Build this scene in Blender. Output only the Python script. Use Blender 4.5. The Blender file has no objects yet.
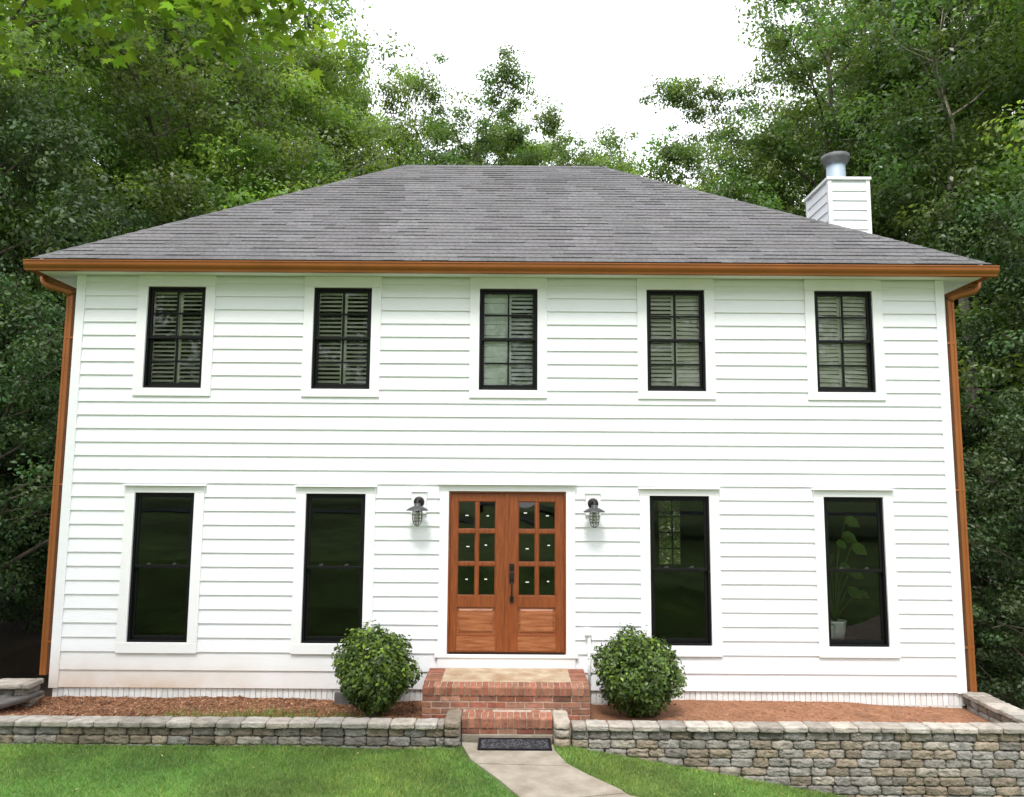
import bpy, bmesh, math, random
import numpy as np
from mathutils import Vector, Matrix

# ------------------------------------------------------------------ camera, sky, sun, exposure
scene = bpy.context.scene
COL = scene.collection
CAMZ = 2.7
cd = bpy.data.cameras.new('camera'); cam = bpy.data.objects.new('camera', cd); COL.objects.link(cam)
scene.camera = cam
cd.sensor_fit = 'HORIZONTAL'; cd.sensor_width = 36.0; cd.lens = 780.0 * 36.0 / 1024.0
cd.clip_start = 0.05; cd.clip_end = 2000
th, rl = math.radians(6.55), 0.0065
R0 = Vector((1, 0, 0)); U0 = Vector((0, -math.sin(th), math.cos(th))); N0 = Vector((0, math.cos(th), math.sin(th)))
Rr = R0 * math.cos(rl) + U0 * math.sin(rl); Ur = U0 * math.cos(rl) - R0 * math.sin(rl)
mw = Matrix((Rr, Ur, -N0)).transposed().to_4x4(); mw.translation = Vector((0, -10, CAMZ))
cam.matrix_world = mw

SUN_EL, SUN_AZ = math.radians(60), math.radians(188)      # azimuth measured from +Y (north) clockwise
w = bpy.data.worlds.new('World'); scene.world = w; w.use_nodes = True
nt = w.node_tree; nt.nodes.clear()
sky = nt.nodes.new('ShaderNodeTexSky'); sky.sky_type = 'NISHITA'; sky.sun_disc = False
sky.sun_elevation = SUN_EL; sky.sun_rotation = SUN_AZ; sky.dust_density = 3.0
mixn = nt.nodes.new('ShaderNodeMix'); mixn.data_type = 'RGBA'; mixn.inputs[0].default_value = 0.86
mixn.inputs[7].default_value = (9.7, 9.9, 10.5, 1)          # bright overcast cloud layer
nt.links.new(sky.outputs[0], mixn.inputs[6])
bg = nt.nodes.new('ShaderNodeBackground'); bg.inputs[1].default_value = 0.11
out = nt.nodes.new('ShaderNodeOutputWorld')
nt.links.new(mixn.outputs[2], bg.inputs[0]); nt.links.new(bg.outputs[0], out.inputs[0])

sl = bpy.data.lights.new('sun', 'SUN'); sl.energy = 1.5; sl.angle = math.radians(16); sl.color = (1, 0.965, 0.91)
so = bpy.data.objects.new('sun', sl); COL.objects.link(so)
sdir = Vector((math.sin(SUN_AZ) * math.cos(SUN_EL), math.cos(SUN_AZ) * math.cos(SUN_EL), math.sin(SUN_EL)))
so.rotation_euler = (-sdir).to_track_quat('-Z', 'Y').to_euler(); so.location = (0, -12, 30)

scene.view_settings.view_transform = 'Standard'; scene.view_settings.look = 'None'
scene.view_settings.exposure = 1.12; scene.view_settings.gamma = 1.0
scene.view_settings.use_curve_mapping = False
scene.cycles.max_bounces = 10; scene.cycles.transparent_max_bounces = 24
scene.cycles.diffuse_bounces = 5

rng = np.random.default_rng(11); random.seed(5)

# ------------------------------------------------------------------ materials
def M(name, col, rough=0.6, var=0.12, scale=6.0, bump=0.0, bscale=40.0, tone=False, spec=0.4, metal=0.0,
      stretch=(1, 1, 1), translucent=0.0, col2=None, detail=5.0, hue_random=0.0, bdist=0.02):
    m = bpy.data.materials.new(name); m.use_nodes = True
    nt = m.node_tree; nd = nt.nodes; lk = nt.links
    b = nd['Principled BSDF']; b.inputs['Roughness'].default_value = rough
    b.inputs['Specular IOR Level'].default_value = spec; b.inputs['Metallic'].default_value = metal
    tc = nd.new('ShaderNodeTexCoord'); mp = nd.new('ShaderNodeMapping'); mp.inputs['Scale'].default_value = stretch
    lk.new(tc.outputs['Object'], mp.inputs[0])
    nz = nd.new('ShaderNodeTexNoise'); nz.inputs['Scale'].default_value = scale; nz.inputs['Detail'].default_value = detail
    nz.inputs['Roughness'].default_value = 0.62
    lk.new(mp.outputs[0], nz.inputs['Vector'])
    ramp = nd.new('ShaderNodeValToRGB')
    c2 = col2 if col2 else tuple(c * (1 - var) for c in col)
    c1 = col if col2 else tuple(c * (1 + var) for c in col)
    ramp.color_ramp.elements[0].position = 0.33; ramp.color_ramp.elements[1].position = 0.67
    ramp.color_ramp.elements[0].color = (*c2, 1); ramp.color_ramp.elements[1].color = (*c1, 1)
    lk.new(nz.outputs[0], ramp.inputs[0]); last = ramp.outputs[0]
    if tone:
        at = nd.new('ShaderNodeAttribute'); at.attribute_name = 'tone'
        mx = nd.new('ShaderNodeMix'); mx.data_type = 'RGBA'; mx.blend_type = 'MULTIPLY'; mx.inputs[0].default_value = 1
        lk.new(last, mx.inputs[6]); lk.new(at.outputs[0], mx.inputs[7]); last = mx.outputs[2]
    if hue_random:
        oi = nd.new('ShaderNodeObjectInfo'); hs = nd.new('ShaderNodeHueSaturation')
        mr = nd.new('ShaderNodeMapRange'); mr.inputs[3].default_value = 0.5 - hue_random; mr.inputs[4].default_value = 0.5 + hue_random
        lk.new(oi.outputs['Random'], mr.inputs[0]); lk.new(mr.outputs[0], hs.inputs['Hue'])
        mv = nd.new('ShaderNodeMapRange'); mv.inputs[3].default_value = 0.78; mv.inputs[4].default_value = 1.28
        fr_ = nd.new('ShaderNodeMath'); fr_.operation = 'FRACT'; m7 = nd.new('ShaderNodeMath'); m7.operation = 'MULTIPLY'; m7.inputs[1].default_value = 7.3
        lk.new(oi.outputs['Random'], m7.inputs[0]); lk.new(m7.outputs[0], fr_.inputs[0]); lk.new(fr_.outputs[0], mv.inputs[0]); lk.new(mv.outputs[0], hs.inputs['Value'])
        lk.new(last, hs.inputs['Color']); last = hs.outputs[0]
    lk.new(last, b.inputs['Base Color'])
    if bump:
        n2 = nd.new('ShaderNodeTexNoise'); n2.inputs['Scale'].default_value = bscale; n2.inputs['Detail'].default_value = 6
        lk.new(mp.outputs[0], n2.inputs['Vector'])
        bp = nd.new('ShaderNodeBump'); bp.inputs['Strength'].default_value = bump; bp.inputs['Distance'].default_value = bdist
        lk.new(n2.outputs[0], bp.inputs['Height']); lk.new(bp.outputs[0], b.inputs['Normal'])
    if translucent:
        tr = nd.new('ShaderNodeBsdfTranslucent'); ms = nd.new('ShaderNodeMixShader'); ms.inputs[0].default_value = translucent
        hs2 = nd.new('ShaderNodeMix'); hs2.data_type = 'RGBA'; hs2.blend_type = 'MULTIPLY'; hs2.inputs[0].default_value = 1
        hs2.inputs[7].default_value = (1.45, 1.55, 0.65, 1)
        lk.new(last, hs2.inputs[6]); lk.new(hs2.outputs[2], tr.inputs[0])
        lk.new(b.outputs[0], ms.inputs[1]); lk.new(tr.outputs[0], ms.inputs[2])
        lk.new(ms.outputs[0], nd['Material Output'].inputs[0])
    return m

def glass_mat(name, ior=1.9, tint=(0.75, 0.8, 0.78), wav=0.02):
    m = bpy.data.materials.new(name); m.use_nodes = True
    nt = m.node_tree; nd = nt.nodes; lk = nt.links; nd.remove(nd['Principled BSDF'])
    tr = nd.new('ShaderNodeBsdfTransparent'); tr.inputs[0].default_value = (*tint, 1)
    gl = nd.new('ShaderNodeBsdfGlossy'); gl.inputs['Roughness'].default_value = 0.0
    fr = nd.new('ShaderNodeFresnel'); fr.inputs[0].default_value = ior
    ms = nd.new('ShaderNodeMixShader'); lk.new(fr.outputs[0], ms.inputs[0]); lk.new(tr.outputs[0], ms.inputs[1]); lk.new(gl.outputs[0], ms.inputs[2])
    tc = nd.new('ShaderNodeTexCoord'); nz = nd.new('ShaderNodeTexNoise'); nz.inputs['Scale'].default_value = 2.3; nz.inputs['Detail'].default_value = 1
    lk.new(tc.outputs['Object'], nz.inputs['Vector'])
    bp = nd.new('ShaderNodeBump'); bp.inputs['Strength'].default_value = wav; bp.inputs['Distance'].default_value = 0.05
    lk.new(nz.outputs[0], bp.inputs['Height']); lk.new(bp.outputs[0], gl.inputs['Normal'])
    lk.new(ms.outputs[0], nd['Material Output'].inputs[0])
    return m

def siding_mat():
    m = M('white_siding_paint', (0.79, 0.80, 0.825), 0.5, var=0.015, scale=3, bump=0.10, bscale=55, stretch=(0.15, 1, 1.6))
    nt = m.node_tree; nd = nt.nodes; lk = nt.links; b = nd['Principled BSDF']
    src = b.inputs['Base Color'].links[0].from_socket
    tc = nd.new('ShaderNodeTexCoord'); sp = nd.new('ShaderNodeSeparateXYZ'); lk.new(tc.outputs['Object'], sp.inputs[0])
    a = nd.new('ShaderNodeMapRange'); a.inputs[1].default_value = 0.72; a.inputs[2].default_value = 0.22; lk.new(sp.outputs['Z'], a.inputs[0])
    c = nd.new('ShaderNodeMapRange'); c.inputs[1].default_value = -0.8; c.inputs[2].default_value = -4.5; lk.new(sp.outputs['X'], c.inputs[0])
    nz = nd.new('ShaderNodeTexNoise'); nz.inputs['Scale'].default_value = 2.2; nz.inputs['Detail'].default_value = 7; lk.new(tc.outputs['Object'], nz.inputs['Vector'])
    p = nd.new('ShaderNodeMath'); p.operation = 'MULTIPLY'; lk.new(a.outputs[0], p.inputs[0]); lk.new(c.outputs[0], p.inputs[1])
    q = nd.new('ShaderNodeMath'); q.operation = 'MULTIPLY'; lk.new(p.outputs[0], q.inputs[0]); lk.new(nz.outputs[0], q.inputs[1])
    q2 = nd.new('ShaderNodeMath'); q2.operation = 'MULTIPLY'; q2.inputs[1].default_value = 1.15; q2.use_clamp = True; lk.new(q.outputs[0], q2.inputs[0])
    mx = nd.new('ShaderNodeMix'); mx.data_type = 'RGBA'; mx.inputs[7].default_value = (0.52, 0.36, 0.22, 1)
    lk.new(q2.outputs[0], mx.inputs[0]); lk.new(src, mx.inputs[6]); lk.new(mx.outputs[2], b.inputs['Base Color'])
    return m

def ground_mat():
    m = M('ground_cover', (0.100, 0.165, 0.036), 0.9, var=0.5, scale=0.9, detail=9, bump=0.6, bscale=90)
    nt = m.node_tree; nd = nt.nodes; lk = nt.links; b = nd['Principled BSDF']
    src = b.inputs['Base Color'].links[0].from_socket
    tc = nd.new('ShaderNodeTexCoord'); sp = nd.new('ShaderNodeSeparateXYZ'); lk.new(tc.outputs['Object'], sp.inputs[0])
    nz = nd.new('ShaderNodeTexNoise'); nz.inputs['Scale'].default_value = 0.35; lk.new(tc.outputs['Object'], nz.inputs['Vector'])
    ad = nd.new('ShaderNodeMath'); ad.operation = 'MULTIPLY_ADD'; ad.inputs[1].default_value = 5.0; lk.new(nz.outputs[0], ad.inputs[0]); lk.new(sp.outputs['Y'], ad.inputs[2])
    mr = nd.new('ShaderNodeMapRange'); mr.inputs[1].default_value = 2.2; mr.inputs[2].default_value = 4.0; lk.new(ad.outputs[0], mr.inputs[0])
    n2 = nd.new('ShaderNodeTexNoise'); n2.inputs['Scale'].default_value = 14; n2.inputs['Detail'].default_value = 8; lk.new(tc.outputs['Object'], n2.inputs['Vector'])
    rp = nd.new('ShaderNodeValToRGB'); rp.color_ramp.elements[0].color = (0.016, 0.011, 0.007, 1); rp.color_ramp.elements[1].color = (0.06, 0.038, 0.022, 1)
    lk.new(n2.outputs[0], rp.inputs[0])
    mx = nd.new('ShaderNodeMix'); mx.data_type = 'RGBA'; lk.new(mr.outputs[0], mx.inputs[0]); lk.new(src, mx.inputs[6]); lk.new(rp.outputs[0], mx.inputs[7])
    lk.new(mx.outputs[2], b.inputs['Base Color'])
    return m

MAT = dict(
    siding=siding_mat(),
    trim=M('white_trim_paint', (0.80, 0.80, 0.81), 0.42, var=0.015, scale=3, bump=0.03, bscale=30),
    soffit=M('white_soffit_paint', (0.74, 0.76, 0.74), 0.6, var=0.02, scale=3),
    foundation=M('white_painted_brick', (0.78, 0.79, 0.79), 0.8, var=0.06, scale=7, bump=0.35, bscale=60, tone=True),
    shingle=M('grey_asphalt_shingle', (0.122, 0.119, 0.121), 0.92, var=0.30, scale=24, bump=0.7, bscale=160, tone=True, spec=0.25, bdist=0.006),
    copper=M('copper_brown_metal', (0.30, 0.098, 0.022), 0.40, var=0.12, scale=1.6, detail=6, bump=0.03, bscale=14, spec=0.5, metal=0.35),
    black=M('black_window_metal', (0.005, 0.0055, 0.0055), 0.45, var=0.1, scale=5, spec=0.18),
    glass=glass_mat('window_glass', 1.58, (0.93, 0.96, 0.94), 0.008),
    glassd=glass_mat('door_glass', 1.75, (0.55, 0.60, 0.66), 0.05),
    lampglass=glass_mat('lamp_glass', 1.45, (0.9, 0.92, 0.88)),
    blind=M('cream_shutter_paint', (0.86, 0.84, 0.73), 0.55, var=0.03, scale=4),
    blind2=M('pale_roller_shade', (0.80, 0.84, 0.77), 0.7, var=0.06, scale=3),
    wood=M('stained_door_wood', (0.265, 0.072, 0.020), 0.36, scale=5, stretch=(9, 9, 0.7), col2=(0.15, 0.036, 0.009), bump=0.05, bscale=9),
    woodh=M('stained_door_panel_wood', (0.38, 0.145, 0.062), 0.38, scale=4, stretch=(0.8, 9, 8), col2=(0.20, 0.055, 0.016), bump=0.05, bscale=9),
    bronze=M('dark_bronze_metal', (0.020, 0.014, 0.012), 0.4, var=0.2, spec=0.6, metal=0.5),
    galv=M('grey_lamp_metal', (0.065, 0.067, 0.072), 0.45, var=0.15, metal=0.4),
    flue=M('galvanised_flue_metal', (0.30, 0.37, 0.43), 0.5, var=0.12, scale=3, metal=0.1),
    fluecap=M('weathered_flue_cap_metal', (0.12, 0.12, 0.13), 0.6, var=0.25),
    brick=M('red_brick', (0.285, 0.115, 0.070), 0.88, var=0.28, scale=14, bump=0.5, bscale=70, tone=True),
    mortar=M('pale_mortar', (0.40, 0.325, 0.26), 0.92, var=0.25, scale=18, bump=0.5, bscale=80),
    landing=M('stained_landing_concrete', (0.48, 0.40, 0.29), 0.9, scale=4.2, detail=9, col2=(0.29, 0.18, 0.10), bump=0.3, bscale=60),
    stone=M('tumbled_concrete_block', (0.285, 0.262, 0.232), 0.92, var=0.30, scale=11, bump=0.9, bscale=45, tone=True),
    cap=M('pale_cap_block', (0.39, 0.355, 0.31), 0.92, var=0.26, scale=9, bump=0.7, bscale=50, tone=True),
    concrete=M('path_concrete', (0.35, 0.31, 0.25), 0.92, scale=4.5, col2=(0.22, 0.185, 0.14), detail=9, bump=0.6, bscale=70),
    rubber=M('black_rubber', (0.013, 0.013, 0.014), 0.8, var=0.2, scale=20, tone=True, spec=0.12),
    soil=M('red_bark_soil', (0.30, 0.140, 0.068), 0.95, scale=9, col2=(0.15, 0.060, 0.030), bump=0.9, bscale=38, bdist=0.05),
    strawsoil=M('smooth_red_soil', (0.31, 0.150, 0.082), 0.95, scale=4.5, col2=(0.20, 0.092, 0.050), bump=0.6, bscale=60),
    chip=M('bark_chip', (0.33, 0.165, 0.088), 0.9, var=0.2, tone=True),
    grass=M('mown_grass_blades', (0.140, 0.250, 0.062), 0.55, var=0.22, scale=0.9, tone=True, translucent=0.25, spec=0.3),
    ground=ground_mat(),
    bark=M('grey_brown_bark', (0.105, 0.085, 0.065), 0.95, var=0.4, scale=9, bump=0.9, bscale=22, stretch=(1, 1, 0.25)),
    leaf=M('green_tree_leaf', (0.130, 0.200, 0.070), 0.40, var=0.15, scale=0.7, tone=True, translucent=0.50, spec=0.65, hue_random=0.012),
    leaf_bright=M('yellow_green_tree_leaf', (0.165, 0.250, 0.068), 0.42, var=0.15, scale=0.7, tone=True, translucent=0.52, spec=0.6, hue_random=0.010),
    leaf_shaded=M('shade_darkened_leaf', (0.056, 0.096, 0.038), 0.5, var=0.15, scale=0.7, tone=True, translucent=0.3, spec=0.4, hue_random=0.012),  # deep shade of the wood put into the leaf colour
    bark_pale=M('pale_grey_bark', (0.24, 0.215, 0.18), 0.95, var=0.4, scale=9, bump=0.9, bscale=22, stretch=(1, 1, 0.25)),
    road=M('dark_asphalt', (0.085, 0.092, 0.105), 0.9, var=0.2),
    maple=M('bright_maple_leaf', (0.120, 0.200, 0.036), 0.5, var=0.12, scale=2, tone=True, translucent=0.6, spec=0.3),
    shrub=M('glossy_shrub_leaf', (0.066, 0.112, 0.020), 0.42, var=0.2, scale=5, tone=True, translucent=0.15, spec=0.35),
    white=M('white_plastic', (0.78, 0.78, 0.76), 0.5, var=0.04),
    blue=M('blue_plastic', (0.03, 0.10, 0.24), 0.5, var=0.1),
    darkpl=M('weathered_grey_slab', (0.13, 0.122, 0.115), 0.8, var=0.3, scale=8, bump=0.4, bscale=40),
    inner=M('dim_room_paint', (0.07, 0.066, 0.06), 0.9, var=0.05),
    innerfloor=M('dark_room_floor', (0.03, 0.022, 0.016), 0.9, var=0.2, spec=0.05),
    bulb=M('pale_bulb', (0.7, 0.7, 0.62), 0.3, var=0.02),
)

# ------------------------------------------------------------------ object helpers
WP = {}
def wpos(o): return WP.get(o.name, Vector((0, 0, 0)))
def link(o, parent=None, at=(0, 0, 0)):
    COL.objects.link(o); WP[o.name] = Vector(at)
    if parent is not None:
        o.parent = parent; o.location = Vector(at) - wpos(parent)
    else: o.location = at
    return o
def tag(o, label=None, cat=None, group=None, kind=None):
    if label: o['label'] = label
    if cat: o['category'] = cat
    if group: o['group'] = group
    if kind: o['kind'] = kind
    return o
def empty(name, at, label, cat, group=None):
    o = bpy.data.objects.new(name, None); o.empty_display_size = 0.2
    link(o, None, at); return tag(o, label, cat, group)
def copy_tree(o, at, rz=0.0, sc=None, label=None):
    c = o.copy(); COL.objects.link(c); c.location = at; c.rotation_euler = (0, 0, rz)
    if sc: c.scale = sc
    if label: c['label'] = label
    WP[c.name] = Vector(at)
    for ch in list(o.children):
        d = ch.copy(); COL.objects.link(d); d.parent = c
        for g in list(ch.children):
            e = g.copy(); COL.objects.link(e); e.parent = d
    return c

class MB:
    def __init__(s): s.v = []; s.f = []; s.t = []; s.sm = []
    def add(s, vs, fs, tone=(1, 1, 1), smooth=False):
        n = len(s.v); s.v.extend([tuple(p) for p in vs])
        for f in fs: s.f.append([i + n for i in f]); s.t.append(tone); s.sm.append(smooth)
        return s
    def box(s, x0, x1, y0, y1, z0, z1, tone=(1, 1, 1)):
        vs = [(x0, y0, z0), (x1, y0, z0), (x1, y1, z0), (x0, y1, z0), (x0, y0, z1), (x1, y0, z1), (x1, y1, z1), (x0, y1, z1)]
        return s.add(vs, [(0, 3, 2, 1), (4, 5, 6, 7), (0, 1, 5, 4), (1, 2, 6, 5), (2, 3, 7, 6), (3, 0, 4, 7)], tone)
    def hexa(s, vs, tone=(1, 1, 1)):
        return s.add(vs, [(0, 3, 2, 1), (4, 5, 6, 7), (0, 1, 5, 4), (1, 2, 6, 5), (2, 3, 7, 6), (3, 0, 4, 7)], tone)
    def prism_x(s, prof, x0, x1, tone=(1, 1, 1)):         # prof: (y,z) polygon
        n = len(prof); vs = [(x0, y, z) for y, z in prof] + [(x1, y, z) for y, z in prof]
        fs = [tuple(range(n)), tuple(range(2 * n - 1, n - 1, -1))] + [(i, i + n, (i + 1) % n + n, (i + 1) % n) for i in range(n)]
        return s.add(vs, fs, tone)
    def prism_y(s, prof, y0, y1, tone=(1, 1, 1)):         # prof: (x,z) polygon
        n = len(prof); vs = [(x, y0, z) for x, z in prof] + [(x, y1, z) for x, z in prof]
        fs = [tuple(range(n)), tuple(range(2 * n - 1, n - 1, -1))] + [(i, (i + 1) % n, (i + 1) % n + n, i + n) for i in range(n)]
        return s.add(vs, fs, tone)
    def tube(s, pts, rad, n=8, tone=(1, 1, 1), caps=True, flat=None):
        pts = [Vector(p) for p in pts]; k = len(pts)
        if not hasattr(rad, '__len__'): rad = [rad] * k
        base = len(s.v); up = None
        for i, p in enumerate(pts):
            d = (pts[min(i + 1, k - 1)] - pts[max(i - 1, 0)]).normalized()
            if up is None:
                up = Vector((0, 0, 1)) if abs(d.z) < 0.9 else Vector((1, 0, 0))
            a = d.cross(up).normalized(); b = a.cross(d).normalized(); up = b
            for j in range(n):
                q = 2 * math.pi * (j + 0.5) / n
                s.v.append(tuple(p + (a * math.cos(q) + b * math.sin(q)) * rad[i]))
        for i in range(k - 1):
            for j in range(n):
                j2 = (j + 1) % n
                s.f.append([base + i * n + j, base + i * n + j2, base + (i + 1) * n + j2, base + (i + 1) * n + j]); s.t.append(tone); s.sm.append(n > 4)
        if caps:
            s.f.append([base + j for j in range(n)][::-1]); s.t.append(tone); s.sm.append(False)
            s.f.append([base + (k - 1) * n + j for j in range(n)]); s.t.append(tone); s.sm.append(False)
        return s
    def lathe(s, prof, c, n=24, tone=(1, 1, 1)):          # prof: (r,z) about the vertical axis at c
        base = len(s.v)
        for r, z in prof:
            for j in range(n):
                q = 2 * math.pi * j / n; s.v.append((c[0] + r * math.cos(q), c[1] + r * math.sin(q), c[2] + z))
        for i in range(len(prof) - 1):
            for j in range(n):
                j2 = (j + 1) % n
                s.f.append([base + i * n + j, base + i * n + j2, base + (i + 1) * n + j2, base + (i + 1) * n + j]); s.t.append(tone); s.sm.append(True)
        return s
    def build(s, name, mat, parent=None, at=(0, 0, 0), local=False, bevel=0.0):
        me = bpy.data.meshes.new(name)
        off = Vector((0, 0, 0)) if local else Vector(at)
        me.from_pydata([tuple(Vector(p) - off) for p in s.v], [], s.f); me.update()
        me.polygons.foreach_set('use_smooth', s.sm)
        at_ = me.attributes.new('tone', 'FLOAT_COLOR', 'FACE')
        at_.data.foreach_set('color', np.array([(*t, 1) for t in s.t], dtype=np.float32).ravel())
        me.materials.append(mat)
        o = bpy.data.objects.new(name, me); link(o, parent, at)
        if bevel:
            b = o.modifiers.new('bevel', 'BEVEL'); b.width = bevel; b.segments = 2; b.limit_method = 'ANGLE'; b.angle_limit = math.radians(40)
        return o

def np_mesh(name, V, F, mat, parent=None, at=(0, 0, 0), tone=None, smooth=False):
    """V (n,3); F (m,k) all faces with k corners; tone (m,3)"""
    me = bpy.data.meshes.new(name); n, (m, k) = len(V), F.shape
    me.vertices.add(n); me.vertices.foreach_set('co', np.asarray(V, np.float32).ravel())
    me.loops.add(m * k); me.loops.foreach_set('vertex_index', F.astype(np.int32).ravel())
    me.polygons.add(m); me.polygons.foreach_set('loop_start', np.arange(0, m * k, k, dtype=np.int32))
    if smooth: me.polygons.foreach_set('use_smooth', np.ones(m, dtype=bool))
    me.update(calc_edges=True); me.validate()
    if tone is not None:
        a = me.attributes.new('tone', 'FLOAT_COLOR', 'FACE')
        a.data.foreach_set('color', np.concatenate([tone, np.ones((m, 1))], 1).astype(np.float32).ravel())
    me.materials.append(mat)
    o = bpy.data.objects.new(name, me); return link(o, parent, at)

def sheet(name, xs, ys, fz, mat, **kw):
    X, Y = np.meshgrid(xs, ys); Z = fz(X, Y)
    V = np.stack([X, Y, Z], -1).reshape(-1, 3); nx, ny = len(xs), len(ys)
    i, j = np.meshgrid(np.arange(nx - 1), np.arange(ny - 1)); a = (j * nx + i).ravel()
    return np_mesh(name, V, np.stack([a, a + 1, a + nx + 1, a + nx], -1), mat, smooth=True, **kw)

# smooth value noise for terrain and scatter
_NG = np.random.default_rng(3).random((64, 64))
def vnoise(x, y):
    x = np.asarray(x, float); y = np.asarray(y, float)
    xi = np.floor(x).astype(int); yi = np.floor(y).astype(int); fx = x - xi; fy = y - yi
    fx = fx * fx * (3 - 2 * fx); fy = fy * fy * (3 - 2 * fy)
    g = lambda a, b: _NG[a % 64, b % 64]
    return (g(xi, yi) * (1 - fx) + g(xi + 1, yi) * fx) * (1 - fy) + (g(xi, yi + 1) * (1 - fx) + g(xi + 1, yi + 1) * fx) * fy

# ------------------------------------------------------------------ ground, path, beds
def gz(x, y):
    x = np.asarray(x, float); y = np.asarray(y, float)
    z = -0.168 * np.clip(x - 0.62, 0, 7.5) - 0.018 * np.clip(-x, 0, 1)
    z = z + 0.03 * (vnoise(x * 0.8 + 7, y * 0.8) - 0.5)
    back = np.clip(-3.0 - y, 0, 60); z = z + 0.155 * np.minimum(back, 7) + 0.014 * np.clip(back - 7, 0, 30)
    z = np.where((y > -1.36) & (x > -7.9) & (x < 5.68), np.minimum(z, -0.4), z)
    woods_l = np.clip((-x - 7.8) / 2, 0, 1) * np.clip((y + 2) / 2, 0, 1)
    z = z + woods_l * 0.25
    z = z + np.clip((x - 6) / 10, 0, 1) * np.clip((y + 1) / 3, 0, 1) * -0.3
    return z
xs = np.unique(np.concatenate([np.linspace(-240, -12, 20), np.arange(-12, 12.01, 0.2), np.linspace(12, 240, 20)]))
ys = np.unique(np.concatenate([np.linspace(-240, -12, 24), np.arange(-12, 2.01, 0.2), [-1.37, -1.35], np.linspace(2, 240, 26)]))
tag(sheet('ground', xs, ys, gz, MAT['ground']), kind='structure')

PL = [(-0.515, -1.30), (-0.50, -1.45), (-0.384, -1.90), (-0.11, -2.41), (0.07, -2.80), (0.5, -3.4), (1.3, -3.85), (2.5, -4.08), (4.0, -4.35), (6.0, -5.3), (8.5, -7.6), (11, -10.5)]
PR = [(0.445, -1.30), (0.46, -1.58), (0.56, -2.00), (0.735, -2.29), (1.0, -2.66), (1.12, -2.98), (2.0, -3.30), (4.0, -3.42), (6.4, -4.0), (8.0, -5.1), (9.6, -6.7), (12, -9.6)]
def path_mesh():
    m = MB(); L = []; Rg = []
    def dense(P):
        o = []
        for (a, b), (c, d) in zip(P[:-1], P[1:]):
            for q in range(4): o.append((a + (c - a) * q / 4, b + (d - b) * q / 4))
        return o + [P[-1]]
    L, Rg = dense(PL), dense(PR)
    zL = [float(gz(a, b)) * 0.5 + 0.5 * float(gz(0, b)) + 0.018 for a, b in L]
    joints = {9, 17, 23, 28, 32}
    for i in range(len(L) - 1):
        (a, b), (c, d), (e, f), (g, h) = L[i], Rg[i], Rg[i + 1], L[i + 1]
        k = 0.012 if (i + 1) in joints else 0.0
        z0, z1 = zL[i], zL[i + 1]
        ln = math.hypot(e - c, f - d); fr = 1 - k / max(ln, 0.01)
        e, f, g, h = c + (e - c) * fr, d + (f - d) * fr, a + (g - a) * fr, b + (h - b) * fr
        m.hexa([(g, h, z1 - .2), (e, f, z1 - .2), (c, d, z0 - .2), (a, b, z0 - .2), (g, h, z1), (e, f, z1), (c, d, z0), (a, b, z0)])
    return m
tag(sheet('road', np.arange(-80, 81, 4.0), np.array([-34.0, -32, -30]), lambda X, Y: gz(X * 0, Y) + 0.02 + 0 * X, MAT['road']), kind='structure')
tag(path_mesh().build('path', MAT['concrete']), kind='structure')

def bedz(x, y):
    return 0.085 + 0.07 * (vnoise(x * 2.1, y * 2.1) - 0.5) + 0.025 * (vnoise(x * 9, y * 9) - 0.5) - 0.03 * np.clip((-y - 0.7), 0, 1)
def bedzr(x, y):
    hump = 0.06 * np.exp(-((x - 3.4) / 0.9) ** 2 - ((y + 0.35) / 0.4) ** 2) + 0.03 * np.exp(-((x - 2.1) / 0.6) ** 2)
    return 0.07 + hump + 0.05 * (vnoise(x * 1.7 + 20, y * 2.5) - 0.5) - 0.035 * np.clip((x - 4.2), 0, 1.4)
tag(sheet('mulch_bed', np.arange(-8.6, -0.955, 0.045), np.linspace(-1.30, 0.06, 32), bedz, MAT['soil']), kind='structure')
tag(sheet('soil_bed', np.arange(0.86, 5.66, 0.045), np.linspace(-1.30, 0.06, 32), bedzr, MAT['strawsoil']), kind='structure')

# ------------------------------------------------------------------ the house
HX0, HX1 = -5.70, 5.64
ZS, ZT = 0.225, 5.44          # siding bottom, soffit
house = empty('house', (-0.03, 3.7, 0.05), 'two storey white lap sided house with grey hip roof and copper brown gutters', 'house')
UX = [-4.385, -2.215, -0.052, 2.125, 4.315]; UW, UZ0, UZ1 = 0.755, 3.955, 5.288
LX = [-4.395, -2.225, 2.130, 4.335]; LW, LZ0, LZ1 = 0.755, 0.768, 2.612
DX0, DX1, DZ0, DZ1 = -0.790, 0.693, 0.655, 2.655
CW = 0.125                    # casing width
holes = [(x - UW / 2, x + UW / 2, UZ0, UZ1) for x in UX] + [(x - LW / 2, x + LW / 2, LZ0, LZ1) for x in LX] + [(DX0, DX1, DZ0, DZ1)]
blocks = [(x - UW / 2 - CW, x + UW / 2 + CW, UZ0 - 0.105, ZT) for x in UX] + \
         [(x - LW / 2 - CW, x + LW / 2 + CW, LZ0 - 0.13, LZ1 + 0.10) for x in LX] + [(DX0 - 0.115, DX1 + 0.115, 0.455, DZ1 + 0.095)]
LANT = [(-1.167, 2.519), (1.034, 2.512)]
blocks += [(x - 0.097, x + 0.097, z - 0.15, z + 0.135) for x, z in LANT]

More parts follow.
